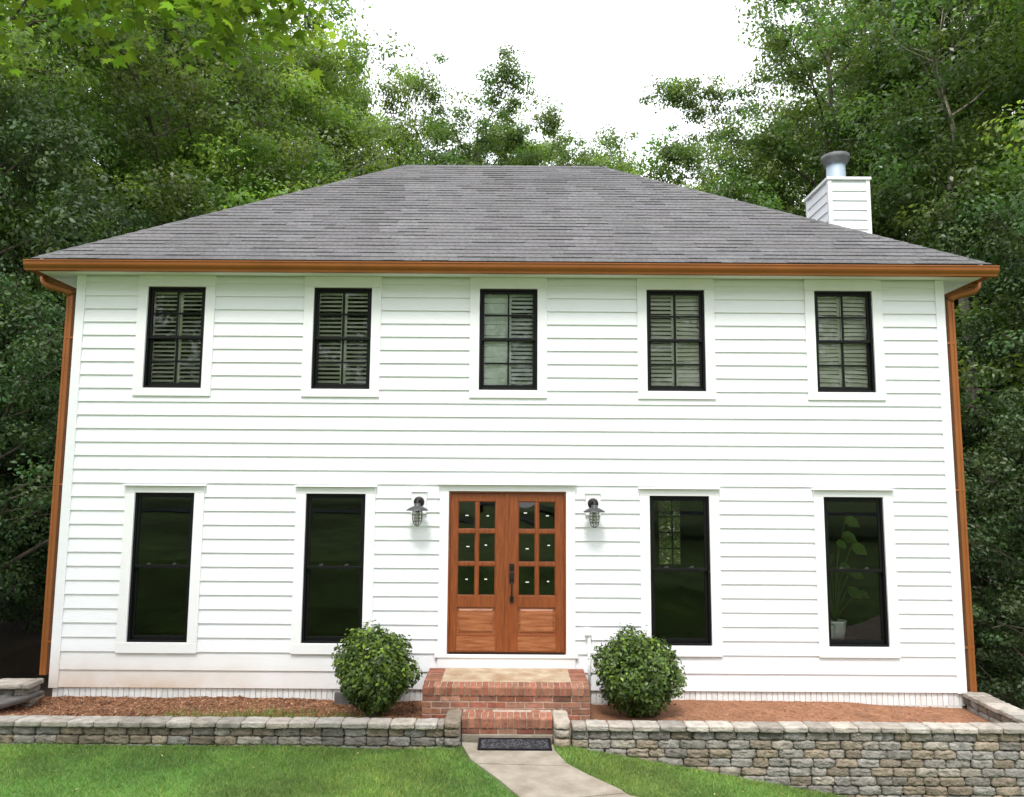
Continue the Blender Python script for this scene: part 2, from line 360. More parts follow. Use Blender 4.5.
def cells(x0, x1, z0, z1, holes):
    xs = sorted({x0, x1, *[h[0] for h in holes], *[h[1] for h in holes]}); zs = sorted({z0, z1, *[h[2] for h in holes], *[h[3] for h in holes]})
    xs = [x for x in xs if x0 <= x <= x1]; zs = [z for z in zs if z0 <= z <= z1]
    for a, b in zip(xs[:-1], xs[1:]):
        for c, d in zip(zs[:-1], zs[1:]):
            mx, mz = (a + b) / 2, (c + d) / 2
            if not any(h[0] < mx < h[1] and h[2] < mz < h[3] for h in holes): yield a, b, c, d
mb = MB()
for a, b, c, d in cells(HX0 + .02, HX1 - .02, ZS + .004, ZT + .02, holes): mb.box(a, b, 0.0, 0.12, c, d)
rear_holes = [(3.2, 4.5, 1.0, 2.5)]
for a, b, c, d in cells(HX0 + .02, HX1 - .02, -0.4, ZT + .02, rear_holes): mb.box(a, b, 7.38, 7.5, c, d)
mb.box(HX0 + .02, HX0 + .12, .12, 7.38, -.4, ZT + .02); mb.box(HX1 - .12, HX1 - .02, .12, 7.38, -.4, ZT + .02)
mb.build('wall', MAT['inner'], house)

def lap(mb, p0, p1, nrm, z0, z1):
    """one lap board between two points on the wall line, nrm = outward"""
    (ax, ay), (bx, by) = p0, p1
    o = lambda q, k: (q[0] + nrm[0] * k, q[1] + nrm[1] * k)
    b0, b1 = o(p0, 0.025), o(p1, 0.025); t0, t1 = o(p0, 0.007), o(p1, 0.007); i0, i1 = o(p0, 0.001), o(p1, 0.001)
    mb.hexa([(*b0, z0), (*b1, z0), (*i1, z0), (*i0, z0), (*t0, z1 + .006), (*t1, z1 + .006), (*i1, z1 + .006), (*i0, z1 + .006)])
def intervals(x0, x1, z0, z1, bl):
    zm0, zm1 = z0 + 0.004, z1 - 0.004; xs = [(x0, x1)]
    for b in bl:
        if b[2] < zm1 and b[3] > zm0:
            nx = []
            for a, c in xs:
                if b[1] <= a or b[0] >= c: nx.append((a, c)); continue
                if b[0] > a: nx.append((a, b[0]))
                if b[1] < c: nx.append((b[1], c))
            xs = nx
    return xs
ZC = [ZS, 0.435, 0.655]
while ZC[-1] < ZT - 0.05: ZC.append(ZC[-1] + 0.1735)
ZC[-1] = ZT
mb = MB(); rr = random.Random(8)
for z0, z1 in zip(ZC[:-1], ZC[1:]):
    # split the course in z wherever a casing starts or ends inside it
    cut = sorted({z0, z1, *[b[2] for b in blocks if z0 + .006 < b[2] < z1 - .006], *[b[3] for b in blocks if z0 + .006 < b[3] < z1 - .006]})
    for a, b in intervals(HX0 + 0.115, HX1 - 0.115, z0, z1, blocks):
        brk = [a]
        x = a + rr.uniform(1.2, 3.6)
        while x < b - 0.6: brk.append(x); x += 3.6
        brk.append(b)
        for p, q in zip(brk[:-1], brk[1:]): lap(mb, (p + (.0012 if p > a else 0), 0), (q, 0), (0, -1), z0, z1)
    if len(cut) > 2:      # narrow fillers above or below a casing that ends inside the course
        full = intervals(HX0 + 0.115, HX1 - 0.115, z0, z1, blocks)
        for c0, c1 in zip(cut[:-1], cut[1:]):
            for a, b in intervals(HX0 + 0.115, HX1 - 0.115, c0, c1, blocks):
                segs = [(a, b)]
                for f in full:
                    n2 = []
                    for s0, s1 in segs:
                        if f[1] <= s0 or f[0] >= s1: n2.append((s0, s1)); continue
                        if f[0] > s0: n2.append((s0, f[0]))
                        if f[1] < s1: n2.append((f[1], s1))
                    segs = n2
                for s0, s1 in segs:
                    if s1 - s0 > .01:
                        u0, u1 = (c0 - z0) / (z1 - z0), (c1 - z0) / (z1 - z0)
                        y0, y1 = -(0.025 - 0.018 * u0), -(0.025 - 0.018 * u1)
                        mb.hexa([(s0, y0, c0), (s1, y0, c0), (s1, -.001, c0), (s0, -.001, c0), (s0, y1, c1), (s1, y1, c1), (s1, -.001, c1), (s0, -.001, c1)])
    lap(mb, (HX0 + .02, 7.4), (HX0 + .02, 0.10), (-1, 0), z0, z1); lap(mb, (HX1 - .02, 0.10), (HX1 - .02, 7.4), (1, 0), z0, z1)
    for a, b in intervals(HX0 + .1, HX1 - .1, z0, z1, rear_holes): lap(mb, (b, 7.5), (a, 7.5), (0, 1), z0, z1)
mb.build('siding', MAT['siding'], house)
for xa, xb in ((HX0, HX0 + .117), (HX1 - .117, HX1)):
    MB().box(xa, xb, -0.032, 0.10, ZS - .012, ZT).build('corner_board', MAT['siding'], house, bevel=.004)
# foundation: painted soldier course over stretcher bricks
mb = MB(); x = HX0 + .04
mb.box(HX0 + .05, HX1 - .05, .014, 7.36, -.4, ZS - .002, (0.72, 0.70, 0.66))
while x < HX1 - .08:
    k = rr.uniform(.90, 1.03); mb.box(x, x + .060, rr.uniform(-.001, .003), .05, 0.062, ZS - .004, (k, k, k * .99)); x += .068
for r_, zz in enumerate((-0.01, -0.082, -.154)):
    x = HX0 + .04 + (r_ % 2) * .1
    while x < HX1 - .2:
        k = rr.uniform(.88, 1.02); mb.box(x, x + .192, rr.uniform(-.001, .003), .05, zz, zz + .064, (k, k, k * .98)); x += .201
mb.build('foundation', MAT['foundation'], house)

# roof
EY, EZ = -0.335, 5.562
RYc, RZ = 3.75, 8.575
REL, RER, BY = -6.14, 6.10, 7.835
RL, RR = (-1.99, RYc, RZ), (1.59, RYc, RZ)
A, B, C_, D_ = (REL, EY, EZ), (RER, EY, EZ), (RER, BY, EZ), (REL, BY, EZ)
mb = MB(); rr = random.Random(21)
def slope(e0, e1, r0, r1, n=35):
    e0, e1, r0, r1 = map(Vector, (e0, e1, r0, r1))
    nrm = (e1 - e0).cross(((r0 + r1) / 2) - e0).normalized()
    mb.add([e0, e1, r1, r0] if (r1 - r0).length > .01 else [e0, e1, r1], [(0, 1, 2, 3)] if (r1 - r0).length > .01 else [(0, 1, 2)], (.5, .5, .5))
    streak = [rr.uniform(.9, 1.1) for _ in range(60)]
    for k in range(n):
        t0, t1 = k / n, (k + 1) / n
        a0, b0, a1, b1 = e0.lerp(r0, t0), e1.lerp(r1, t0), e0.lerp(r0, t1), e1.lerp(r1, t1)
        W = (b0 - a0).length; d = (b0 - a0).normalized(); s = rr.uniform(0, .2); pos = 0.0; courset = rr.uniform(.93, 1.08)
        up = (a1 - a0) - d * ((a1 - a0).dot(d)); la = (a1 - a0).dot(d); lb = W - (b1 - a0).dot(d)
        while pos < W - 1e-4:
            nxt = min(W, pos + rr.uniform(.14, .6)); 
            if W - nxt < .06: nxt = W
            def top(p):   # clip the upper edge to the hip lines
                return min(max(p, la), W - lb)
            th_ = .010 + rr.choice((0, 0, .006))
            k_ = courset * rr.uniform(.93, 1.08) * streak[int((a0.x + pos + 8) * 3) % 60]
            tn = (k_ * rr.uniform(.99, 1.03), k_, k_ * rr.uniform(.98, 1.04))
            p0 = a0 + d * pos; p1 = a0 + d * nxt
            q1 = a0 + d * top(nxt) + up; q0 = a0 + d * top(pos) + up
            v = [p0 + nrm * .001, p1 + nrm * .001, p1 + nrm * th_, p0 + nrm * th_, q1 + nrm * .003, q0 + nrm * .003]
            mb.add(v, [(0, 1, 2, 3), (3, 2, 4, 5)], tn); pos = nxt
slope(A, B, RL, RR); slope(B, C_, RR, RR); slope(C_, D_, RR, RL); slope(D_, A, RL, RL)
mb.add([(REL, EY, EZ - .015), (RER, EY, EZ - .015), (RER, BY, EZ - .015), (REL, BY, EZ - .015)], [(0, 3, 2, 1)], (.6, .6, .6))
roof = mb.build('roof', MAT['shingle'], house)
def hipcap(p0, p1, n, name='hip_cap'):
    m = MB(); p0, p1 = Vector(p0), Vector(p1); p0 = p0.lerp(p1, .014); d = (p1 - p0)
    side = Vector((0, 1, 0)) if abs(d.normalized().x) > .98 else d.cross(Vector((0, 0, 1))).normalized()
    for i in range(n):
        a = p0 + d * (i / n); b = p0 + d * ((i + 1.12) / n); k = rr.uniform(.75, 1.15)
        u = Vector((0, 0, 1)); dr = 0.075 if name == 'hip_cap' else .10
        l0, c0, r0 = a - side * .13 + u * (.010 - dr), a + u * .018, a + side * .13 + u * (.010 - dr)
        l1, c1, r1 = b - side * .13 + u * (.003 - dr), b + u * .010, b + side * .13 + u * (.003 - dr)
        m.add([l0, c0, r0, l1, c1, r1, l0 - u * .012, r0 - u * .012, c0 - u * .012], [(0, 3, 4, 1), (1, 4, 5, 2), (0, 1, 8, 6), (1, 2, 7, 8)], (k, k, k))
    return m.build(name, MAT['shingle'], roof)
for p in (A, D_): hipcap(p, RL, 34)
for p in (B, C_): hipcap(p, RR, 34)
hipcap((RL[0] - .1, RYc, RZ), (RR[0] + .1, RYc, RZ), 18, 'ridge_cap')
# soffit and fascia
mb = MB()
mb.box(HX0 - .42, HX1 + .42, -.255, -.034, ZT, ZT + .012); mb.box(HX0 - .42, HX1 + .42, 7.53, 7.755, ZT, ZT + .012)
mb.box(HX0 - .42, HX0 - .002, -.034, 7.53, ZT, ZT + .012); mb.box(HX1 + .002, HX1 + .42, -.034, 7.53, ZT, ZT + .012)
mb.build('soffit', MAT['soffit'], house)
mb = MB(); f0, f1, f2, f3 = -.255, 7.755, HX0 - .42, HX1 + .42
mb.box(f2, f3, f0 - .018, f0, ZT - .012, EZ - .02); mb.box(f2, f3, f1, f1 + .018, ZT - .012, EZ - .02)
mb.box(f2 - .018, f2, f0 - .018, f1 + .018, ZT - .012, EZ - .02); mb.box(f3, f3 + .018, f0 - .018, f1 + .018, ZT - .012, EZ - .02)
mb.build('fascia', MAT['copper'], house)
# gutters: open K profile (depth outwards k, height z)
GP = [(0, .128), (0, 0), (.062, 0), (.066, .022), (.092, .052), (.100, .070), (.104, .108), (.112, .112), (.112, .126), (.098, .126), (.098, .112), (.092, .074), (.060, .010), (.008, .010), (.008, .128)]
GZ = 5.415
m = MB(); m.prism_x([(f0 - .018 - k, GZ + z) for k, z in GP], -6.205, 6.165); m.build('gutter', MAT['copper'], house)
for sgn, fx in ((-1, f2 - .018), (1, f3 + .018)):
    pr = [(fx + sgn * k * .6, GZ + z) for k, z in GP]
    if sgn < 0: pr = pr[::-1]
    MB().prism_y(pr, f0 - .016, f1 + .018).build('gutter', MAT['copper'], house)
# downspouts: on the side walls just behind the front corners
for sgn, wx in ((-1, HX0), (1, HX1)):
    m = MB(); gx = (f2 - .05) if sgn < 0 else (f3 + .05); px = wx + sgn * .10; yy = .035
    P = [Vector(p) for p in ((gx, yy, GZ + .01), (gx, yy, GZ - .04), (gx - sgn * .03, yy, GZ - .085), (gx - sgn * .10, yy, GZ - .115), (px + sgn * .10, yy, GZ - .16), (px + sgn * .035, yy, GZ - .185), (px, yy, GZ - .24))]
    m.tube(P, .052, 10)
    # ribbed lower leaf: rectangular corrugated pipe
    n = 8; zb = 0.36 if sgn < 0 else .22
    prof = [(-.040, -.034), (-.014, -.034), (-.010, -.028), (.010, -.028), (.014, -.034), (.040, -.034), (.040, .034), (-.040, .034)]
    k = len(prof); vs = [(px + a, yy + b, zb) for a, b in prof] + [(px + a, yy + b, GZ - .235) for a, b in prof]
    m.add(vs, [tuple(range(k))[::-1], tuple(range(k, 2 * k))] + [(i, (i + 1) % k, (i + 1) % k + k, i + k) for i in range(k)])
    ds = m.build('downspout', MAT['copper'], house)
    for zz in (4.6, 2.7, .75): MB().box(min(px - .042, wx), max(px + .042, wx), yy - .0355, yy + .036, zz, zz + .025).build('strap', MAT['copper'], ds)
# chimney chase
CX0, CX1, CY0, CY1, CZT = 5.665, 6.405, 3.5, 4.55, 8.29
mb = MB(); mb.box(CX0 + .02, CX1 - .02, CY0 + .02, CY1 - .02, -.5, CZT - .03)
z = 5.2
while z < CZT - .06:
    z1 = min(z + .178, CZT - .05)
    lap(mb, (CX0 + .05, CY0 + .02), (CX1 - .05, CY0 + .02), (0, -1), z, z1); lap(mb, (CX0 + .02, CY1 - .05), (CX0 + .02, CY0 + .05), (-1, 0), z, z1)
    lap(mb, (CX1 - .02, CY0 + .05), (CX1 - .02, CY1 - .05), (1, 0), z, z1); z += .178
chim = mb.build('chimney', MAT['siding'], house)
mb = MB()
for xa in (CX0 - .008, CX1 - .062):
    for ya in (CY0 - .008, CY1 - .062): mb.box(xa, xa + .07, ya, ya + .07, 5.2, CZT - .04)
mb.box(CX0 - .03, CX1 + .03, CY0 - .03, CY1 + .03, CZT - .04, CZT + .012); mb.build('chimney_trim', MAT['trim'], chim, bevel=.004)
cc = ((CX0 + CX1) / 2 + .0, 4.02, CZT)
m = MB(); m.lathe([(.170, .0), (.170, .50), (.160, .50), (.160, .05)], cc, 28); m.lathe([(.20, .012), (.178, .03), (.172, .06)], cc, 28); m.build('flue_pipe', MAT['flue'], chim)
m = MB(); m.lathe([(.165, .45), (.205, .465), (.245, .55), (.25, .555), (.25, .63), (.23, .635), (.22, .59), (.10, .61), (0.001, .62)], cc, 32); m.build('flue_cap', MAT['fluecap'], chim)
MB().tube([(.975, -.045, .10), (.975, -.045, .90)], .019, 8).box(.925, 1.005, -.085, -.02, .895, .935).build('pipe', MAT['white'], house)

# windows -------------------------------------------------------------------------------------
def frame_mb(w, h, lower):
    m = MB(); x, z = w / 2, h / 2; f = .028; mid = 0.0
    def bar(a, b, c, d, y0, y1): m.box(a, b, y0, y1, c, d)
    bar(-x, -x + f, -z, z, -.012, .075); bar(x - f, x, -z, z, -.012, .075); bar(-x + f, x - f, z - f, z, -.010, .075); bar(-x + f, x - f, -z, -z + f * .9, -.014, .075)
    s = .032; xi = x - f - .001
    # upper sash (outer), lower sash set back
    bar(-xi, -xi + s, mid, z - f, .006, .034); bar(xi - s, xi, mid, z - f, .006, .034); bar(-xi + s, xi - s, z - f - s, z - f, .007, .034); bar(-xi, xi, mid - .016, mid + .020, .003, .034)
    b = .046
    bar(-xi, -xi + s, -z + f, mid - .002, .038, .066); bar(xi - s, xi, -z + f, mid - .002, .038, .066); bar(-xi + s, xi - s, -z + f, -z + f + b, .037, .066); bar(-xi, xi, mid - .014, mid + .024, .036, .066)
    return m
def pane_mb(w, z0, z1, y):
    return MB().add([(-w / 2, y, z0), (w / 2, y, z0), (w / 2, y, z1), (-w / 2, y, z1)], [(0, 1, 2, 3)])
def casing_mb(w, h, lower):
    m = MB(); x, z = w / 2, h / 2; c = CW; y0 = -.040
    if lower:
        m.box(-x - c, -x, y0, .0, -z - .002, z + .002); m.box(x, x + c, y0, 0, -z - .002, z + .002)
        m.box(-x - c, x + c, y0 - .001, 0, z + .002, z + .088); m.box(-x - c, x + c, y0 - .002, 0, -z - .13, -z - .002)
        m.prism_x([(0, z + .088), (-.085, z + .088), (-.085, z + .098), (0, z + .112)], -x - c - .018, x + c + .018)
    else:
        top = ZT - (UZ0 + UZ1) / 2 - .002
        m.box(-x - c, -x, y0, 0, -z - .002, z + .002); m.box(x, x + c, y0, 0, -z - .002, z + .002)
        m.box(-x - c, x + c, y0 - .001, 0, z + .002, top); m.box(-x - c, x + c, y0 - .002, 0, -z - .105, -z - .002)
    return m
def shutter_mb(x0, x1, z0, z1, y, cov, pitch=.056, stile=.030, seed=0, wav=0.0):
    r_ = random.Random(seed); m = MB(); m.box(x0, x0 + stile, y, y + .022, z0, z1); m.box(x1 - stile, x1, y, y + .022, z0, z1)
    m.box(x0 + stile, x1 - stile, y, y + .022, z0, z0 + .05); m.box(x0 + stile, x1 - stile, y, y + .022, z1 - .05, z1)
    zm = (z0 + z1) / 2; z = z0 + .06
    wd = .062; ang = math.asin(min(.98, cov * pitch / wd)); wob = r_.uniform(0, 6)
    while z < z1 - .06 - pitch * .6:
        a = ang + r_.uniform(-.03, .03); dz, dy = math.sin(a) * wd / 2, math.cos(a) * wd / 2; zc = z + pitch / 2; t = .005
        sk = wav * (math.sin(z * 7 + wob) + r_.uniform(-.5, .5))
        xa, xb = x0 + stile, x1 - stile
        m.hexa([(xa, y + .011 - dy, zc - dz - sk), (xb, y + .011 - dy, zc - dz + sk), (xb, y + .011 + dy, zc + dz + sk), (xa, y + .011 + dy, zc + dz - sk),
                (xa, y + .011 - dy, zc - dz + t - sk), (xb, y + .011 - dy, zc - dz + t + sk), (xb, y + .011 + dy, zc + dz + t + sk), (xa, y + .011 + dy, zc + dz + t - sk)])
        z += pitch
    return m
uh, lh = UZ1 - UZ0, LZ1 - LZ0
uf = lf = None
UL = ['upper window with dark open louvres nearest the left downspout', 'upper window with dark open louvres above the second lower window', 'upper window above the front door, left half covered by a pale shade', 'upper window with wavy slats above the dark window right of the door', 'upper window nearest the right downspout with pale closed slats and a bright reflection']
for i, cx in enumerate(UX):
    at = (cx, 0, (UZ0 + UZ1) / 2)
    wnd = frame_mb(UW, uh, False).build('window', MAT['black'], house, at, local=True, bevel=.003); wnd['label'] = UL[i]
    casing_mb(UW, uh, False).build('casing', MAT['trim'], wnd, at, local=True, bevel=.004)
    iw = UW - .07
    pane_mb(iw, .0, uh / 2 - .03, .020).build('pane', MAT['glass'], wnd, at, local=True)
    pane_mb(iw, -uh / 2 + .03, -.0, .052).build('pane', MAT['glass'], wnd, at, local=True)
    m = MB(); hz = uh / 2 - .028
    m.box(-.011, .011, .010, .030, .02, hz - .03); m.box(-.011, .011, .042, .062, -hz + .04, -.014)
    for zz, y in ((hz / 2, .010), (-hz / 2 + .01, .042)): m.box(-iw / 2 + .03, -.011, y + .001, y + .019, zz - .011, zz + .011); m.box(.011, iw / 2 - .03, y + .001, y + .019, zz - .011, zz + .011)
    m.build('muntin', MAT['black'], wnd, at, local=True)
    yb = .088; z0, z1, xx = -uh / 2 + .02, uh / 2 - .02, UW / 2 - .02
    spec = [((.52, .52)), ((.55, .55)), ((None, .72)), ((.80, .90)), ((.90, .88))][i]
    for s_, cov in zip((-1, 1), spec):
        xa, xb = (-xx, -.006) if s_ < 0 else (.006, xx)
        if cov is None:
            m = MB(); k = 9
            for q in range(k):
                za, zb = z0 + (z1 - z0) * q / k, z0 + (z1 - z0) * (q + 1) / k - .008
                m.hexa([(xa, yb, za), (xb, yb, za), (xb, yb + .02, za), (xa, yb + .02, za), (xa, yb + .012, zb), (xb, yb + .012, zb + .01), (xb, yb + .03, zb + .01), (xa, yb + .03, zb)])
            m.build('blind', MAT['blind2'], wnd, at, local=True)
        else:
            shutter_mb(xa, xb, z0, z1, yb, cov, seed=i * 3 + s_, wav=(.005 if cov > .8 else 0)).build('blind', MAT['blind'] if i != 2 else MAT['blind2'], wnd, at, local=True)
LLb = ['dark lower window nearest the left downspout', 'dark lower window between the left corner window and the left lantern', 'lower window beside the right round shrub, a gridded rear window showing through it', 'lower window nearest the right downspout with pale plant leaves behind the glass']
for i, cx in enumerate(LX):
    at = (cx, 0, (LZ0 + LZ1) / 2)
    wnd = frame_mb(LW, lh, True).build('window', MAT['black'], house, at, local=True, bevel=.003); wnd['label'] = LLb[i]
    casing_mb(LW, lh, True).build('casing', MAT['trim'], wnd, at, local=True, bevel=.004)
    iw = LW - .07
    pane_mb(iw, .0, lh / 2 - .03, .020).build('pane', MAT['glass'], wnd, at, local=True)
    pane_mb(iw, -lh / 2 + .03, -.0, .052).build('pane', MAT['glass'], wnd, at, local=True)
    for sx in (-.17, .15):
        m = MB(); m.box(sx - .028, sx + .028, .012, .05, .0245, .036); m.box(sx - .012, sx + .022, .008, .03, .0365, .046)
        m.build('sash_lock', MAT['galv'], wnd, at, local=True)
# interior: floors, partitions, rear window grid
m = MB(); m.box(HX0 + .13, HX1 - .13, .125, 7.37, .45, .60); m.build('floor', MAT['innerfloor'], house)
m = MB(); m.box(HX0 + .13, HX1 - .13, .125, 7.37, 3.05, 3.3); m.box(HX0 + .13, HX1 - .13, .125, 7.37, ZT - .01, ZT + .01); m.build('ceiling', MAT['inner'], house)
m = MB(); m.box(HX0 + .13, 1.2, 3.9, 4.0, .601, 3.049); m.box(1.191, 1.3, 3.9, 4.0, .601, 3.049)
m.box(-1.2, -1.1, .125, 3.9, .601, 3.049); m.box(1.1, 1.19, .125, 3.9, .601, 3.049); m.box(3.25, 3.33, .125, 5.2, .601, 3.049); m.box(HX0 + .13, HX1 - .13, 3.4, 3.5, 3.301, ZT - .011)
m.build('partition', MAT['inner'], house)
rw = MB()
rw.box(3.2, 3.26, 7.42, 7.46, 1.0, 2.5); rw.box(4.44, 4.5, 7.42, 7.46, 1.0, 2.5); rw.box(3.26, 4.44, 7.42, 7.46, 1.0, 1.06); rw.box(3.26, 4.44, 7.42, 7.46, 2.44, 2.5)
for q in range(1, 4): rw.box(3.26 + 1.18 * q / 4 - .015, 3.26 + 1.18 * q / 4 + .015, 7.421, 7.459, 1.06, 2.44)
for q in range(1, 4): rw.box(3.26, 4.44, 7.423, 7.457, 1.06 + 1.38 * q / 4 - .015, 1.06 + 1.38 * q / 4 + .015)
o = rw.build('window', MAT['inner'], house); o['label'] = 'gridded rear window seen through the front room'

# front door ----------------------------------------------------------------------------------
m = MB(); c0, c1 = DX0 - .115, DX1 + .115
m.box(c0, DX0, -.042, 0, DZ0 - .004, DZ1 + .002); m.box(DX1, c1, -.042, 0, DZ0 - .004, DZ1 + .002); m.box(c0, c1, -.043, 0, DZ1 + .002, DZ1 + .082)
m.prism_x([(0, DZ1 + .082), (-.090, DZ1 + .082), (-.090, DZ1 + .092), (0, DZ1 + .106)], c0 - .02, c1 + .02)
m.box(c0 - .0, c1 + .0, -.044, 0, .455, DZ0 - .045); m.box(c0 - .035, c1 + .035, -.058, .05, DZ0 - .045, DZ0 - .006)
m.build('door_casing', MAT['trim'], house, bevel=.004)
m = MB(); m.box(DX0, DX0 + .022, -.020, .11, DZ0, DZ1); m.box(DX1 - .022, DX1, -.020, .11, DZ0, DZ1); m.box(DX0 + .022, DX1 - .022, -.020, .11, DZ1 - .022, DZ1)
m.build('door_jamb', MAT['wood'], house, bevel=.003)
MB().box(DX0 + .02, DX1 - .02, -.03, .10, DZ0 - .005, DZ0 + .012).build('threshold', MAT['bronze'], house)
midx = -.055
def door_leaf(xa, xb, lx, inner_right):
    m = MB(); y0, y1 = .0, .045; za, zb = DZ0 + .014, DZ1 - .025
    (l0, l1), (l2, l3) = lx; LZ = [(1.356, 1.726), (1.769, 2.132), (2.178, 2.530)]
    m.box(xa, l0, y0, y1, za, zb); m.box(l3, xb, y0, y1, za, zb)                 # stiles
    m.box(l0, l3, y0 + .001, y1, LZ[2][1], zb); m.box(l0, l3, y0 + .001, y1, 1.215, LZ[0][0]); m.box(l0, l3, y0 + .001, y1, za, .885)
    m.box(l1, l2, y0 + .004, y1, LZ[0][0], LZ[2][1])
    for (a, b) in ((LZ[0][1], LZ[1][0]), (LZ[1][1], LZ[2][0])): m.box(l0, l1, y0 + .006, y1, a, b); m.box(l2, l3, y0 + .006, y1, a, b)
    # sticking around each light
    for a, b in ((l0, l1), (l2, l3)):
        for c, d in LZ:
            for q in ((a, a + .010, c, d), (b - .010, b, c, d), (a + .01, b - .01, c, c + .010), (a + .01, b - .01, d - .010, d)): m.box(q[0], q[1], y0 + .013, y1 - .008, q[2], q[3])
    dr = m.build('door', MAT['wood'], house, bevel=.003)
    # recessed panel with raised field
    p = MB(); p.box(l0, l3, .022, .04, .885, 1.215)
    g = .030; a, b, c, d = l0 + .012, l3 - .012, .897, 1.203
    p.hexa([(a, .0215, c), (b, .0215, c), (b, .0215, d), (a, .0215, d), (a + g, .006, c + g), (b - g, .006, c + g), (b - g, .006, d - g), (a + g, .006, d - g)])
    p.build('panel', MAT['woodh'], dr)
    r_ = MB(); r_.box(l0 + .0, l3 - .0, -.0006, .004, .690, .862); r_.build('bottom_rail', MAT['woodh'], dr, bevel=.001)
    for a, b in ((l0, l1), (l2, l3)):
        for c, d in LZ:
            t = rr.uniform(-.004, .004); u = rr.uniform(-.003, .003)
            MB().add([(a, .022 + t, c), (b, .022 - t, c), (b, .022 - t + u, d), (a, .022 + t + u, d)], [(0, 1, 2, 3)]).build('pane', MAT['glassd'], dr)
            if (a + b) / 2 != 99:
                q = (a + b) / 2 + rr.uniform(-.02, .03); z_ = c + (d - c) * rr.uniform(.45, .6); k_ = rr.uniform(.6, 1.1); MB().box(q - .020 * k_, q + .018 * k_, .012, .016, z_ - .006, z_ + .006).build('pane_glint', MAT['white'], dr)  # small white box drawn for the glint reflected in each pane
    return dr
dl = door_leaf(DX0 + .024, midx - .002, ((-.676, -.451), (-.412, -.197)), True)
dr = door_leaf(midx + .002, DX1 - .024, ((.091, .308), (.347, .562)), False)
dl['label'] = 'left door leaf without a handle'; dr['label'] = 'right door leaf with the dark pull handle'
m = MB(); m.box(midx - .022, midx + .020, -.012, -.001, DZ0 + .016, DZ1 - .026); m.build('astragal', MAT['wood'], dl, bevel=.003)
m = MB(); hx = .012
m.box(hx - .030, hx + .030, -.020, -.001, 1.665, 1.755); m.box(hx - .030, hx + .030, -.020, -.001, 1.52, 1.645); m.tube([(hx, -.02, 1.715), (hx, -.034, 1.715)], .021, 14)
m.box(hx - .012, hx + .012, -.055, -.020, 1.57, 1.59)
m.tube([(hx, -.02, 1.55), (hx, -.06, 1.53), (hx, -.068, 1.48), (hx, -.066, 1.40), (hx, -.05, 1.335), (hx, -.02, 1.318)], .011, 8)
m.box(hx - .024, hx + .024, -.018, -.001, 1.28, 1.355)
m.build('handle', MAT['bronze'], dr, bevel=.002)

# wall lanterns -------------------------------------------------------------------------------
def lantern(x, z, label):
    t = empty('wall_lantern', (x, -.02, z), label, 'wall lantern', 'barn lanterns beside the front door')
    MB().box(x - .095, x + .095, -.045, -.003, z - .148, z + .125).prism_x([(-.003, z + .125), (-.062, z + .125), (-.062, z + .131), (-.003, z + .142)], x - .103, x + .103).build('mount_block', MAT['trim'], t, bevel=.003)
    m = MB(); n = 20
    pr = [(0.001, -.062), (.052, -.060), (.066, -.052), (.068, -.046)]
    base = [[(x + r_ * math.cos(2 * math.pi * j / n), y, z + r_ * math.sin(2 * math.pi * j / n)) for j in range(n)] for r_, y in pr]
    m.add(sum(base, []), [(i * n + j, i * n + (j + 1) % n, (i + 1) * n + (j + 1) % n, (i + 1) * n + j) for i in range(3) for j in range(n)], smooth=True)
    m.build('backplate', MAT['bronze'], t)
    ay = -.205; MB().tube([(x, -.06, z + .012), (x, -.10, z + .028), (x, -.15, z + .032), (x, -.185, z + .018), (x, ay, z - .012), (x, ay, z - .03)], .016, 10).build('arm', MAT['bronze'], t)
    m = MB(); m.lathe([(.0, .0), (.034, -.002), (.040, -.012), (.042, -.035), (.062, -.042), (.105, -.062), (.138, -.086), (.140, -.092), (.134, -.090), (.10, -.070), (.05, -.055), (.0, -.05)], (x, ay, z - .012), 28); m.build('shade', MAT['galv'], t)
    c = (x, ay, z - .012)
    MB().lathe([(.044, -.07), (.046, -.10), (.046, -.20), (.040, -.235), (.022, -.258), (.0, -.264)], c, 20).build('glass_jar', MAT['lampglass'], t)
    MB().lathe([(.0, -.07), (.012, -.075), (.014, -.11), (.028, -.15), (.030, -.175), (.018, -.20), (.0, -.207)], c, 14).build('bulb', MAT['bulb'], t)
    m = MB()
    for j in range(8):
        q = 2 * math.pi * (j + .5) / 8; ca, sa = math.cos(q), math.sin(q)
        m.tube([(c[0] + ca * r_, c[1] + sa * r_, c[2] + h) for r_, h in ((.058, -.075), (.060, -.12), (.060, -.20), (.050, -.245), (.028, -.272), (.004, -.282))], .0036, 5)
    for h, r_ in ((-.105, .060), (-.145, .0605), (-.185, .060), (-.222, .056)):
        m.tube([(c[0] + r_ * math.cos(2 * math.pi * j / 20), c[1] + r_ * math.sin(2 * math.pi * j / 20), c[2] + h) for j in range(21)], .0036, 5, caps=False)
    m.build('cage', MAT['galv'], t)
lantern(*LANT[0], 'caged grey barn lantern on the white wall left of the front door')
lantern(*LANT[1], 'caged grey barn lantern on the white wall right of the front door')

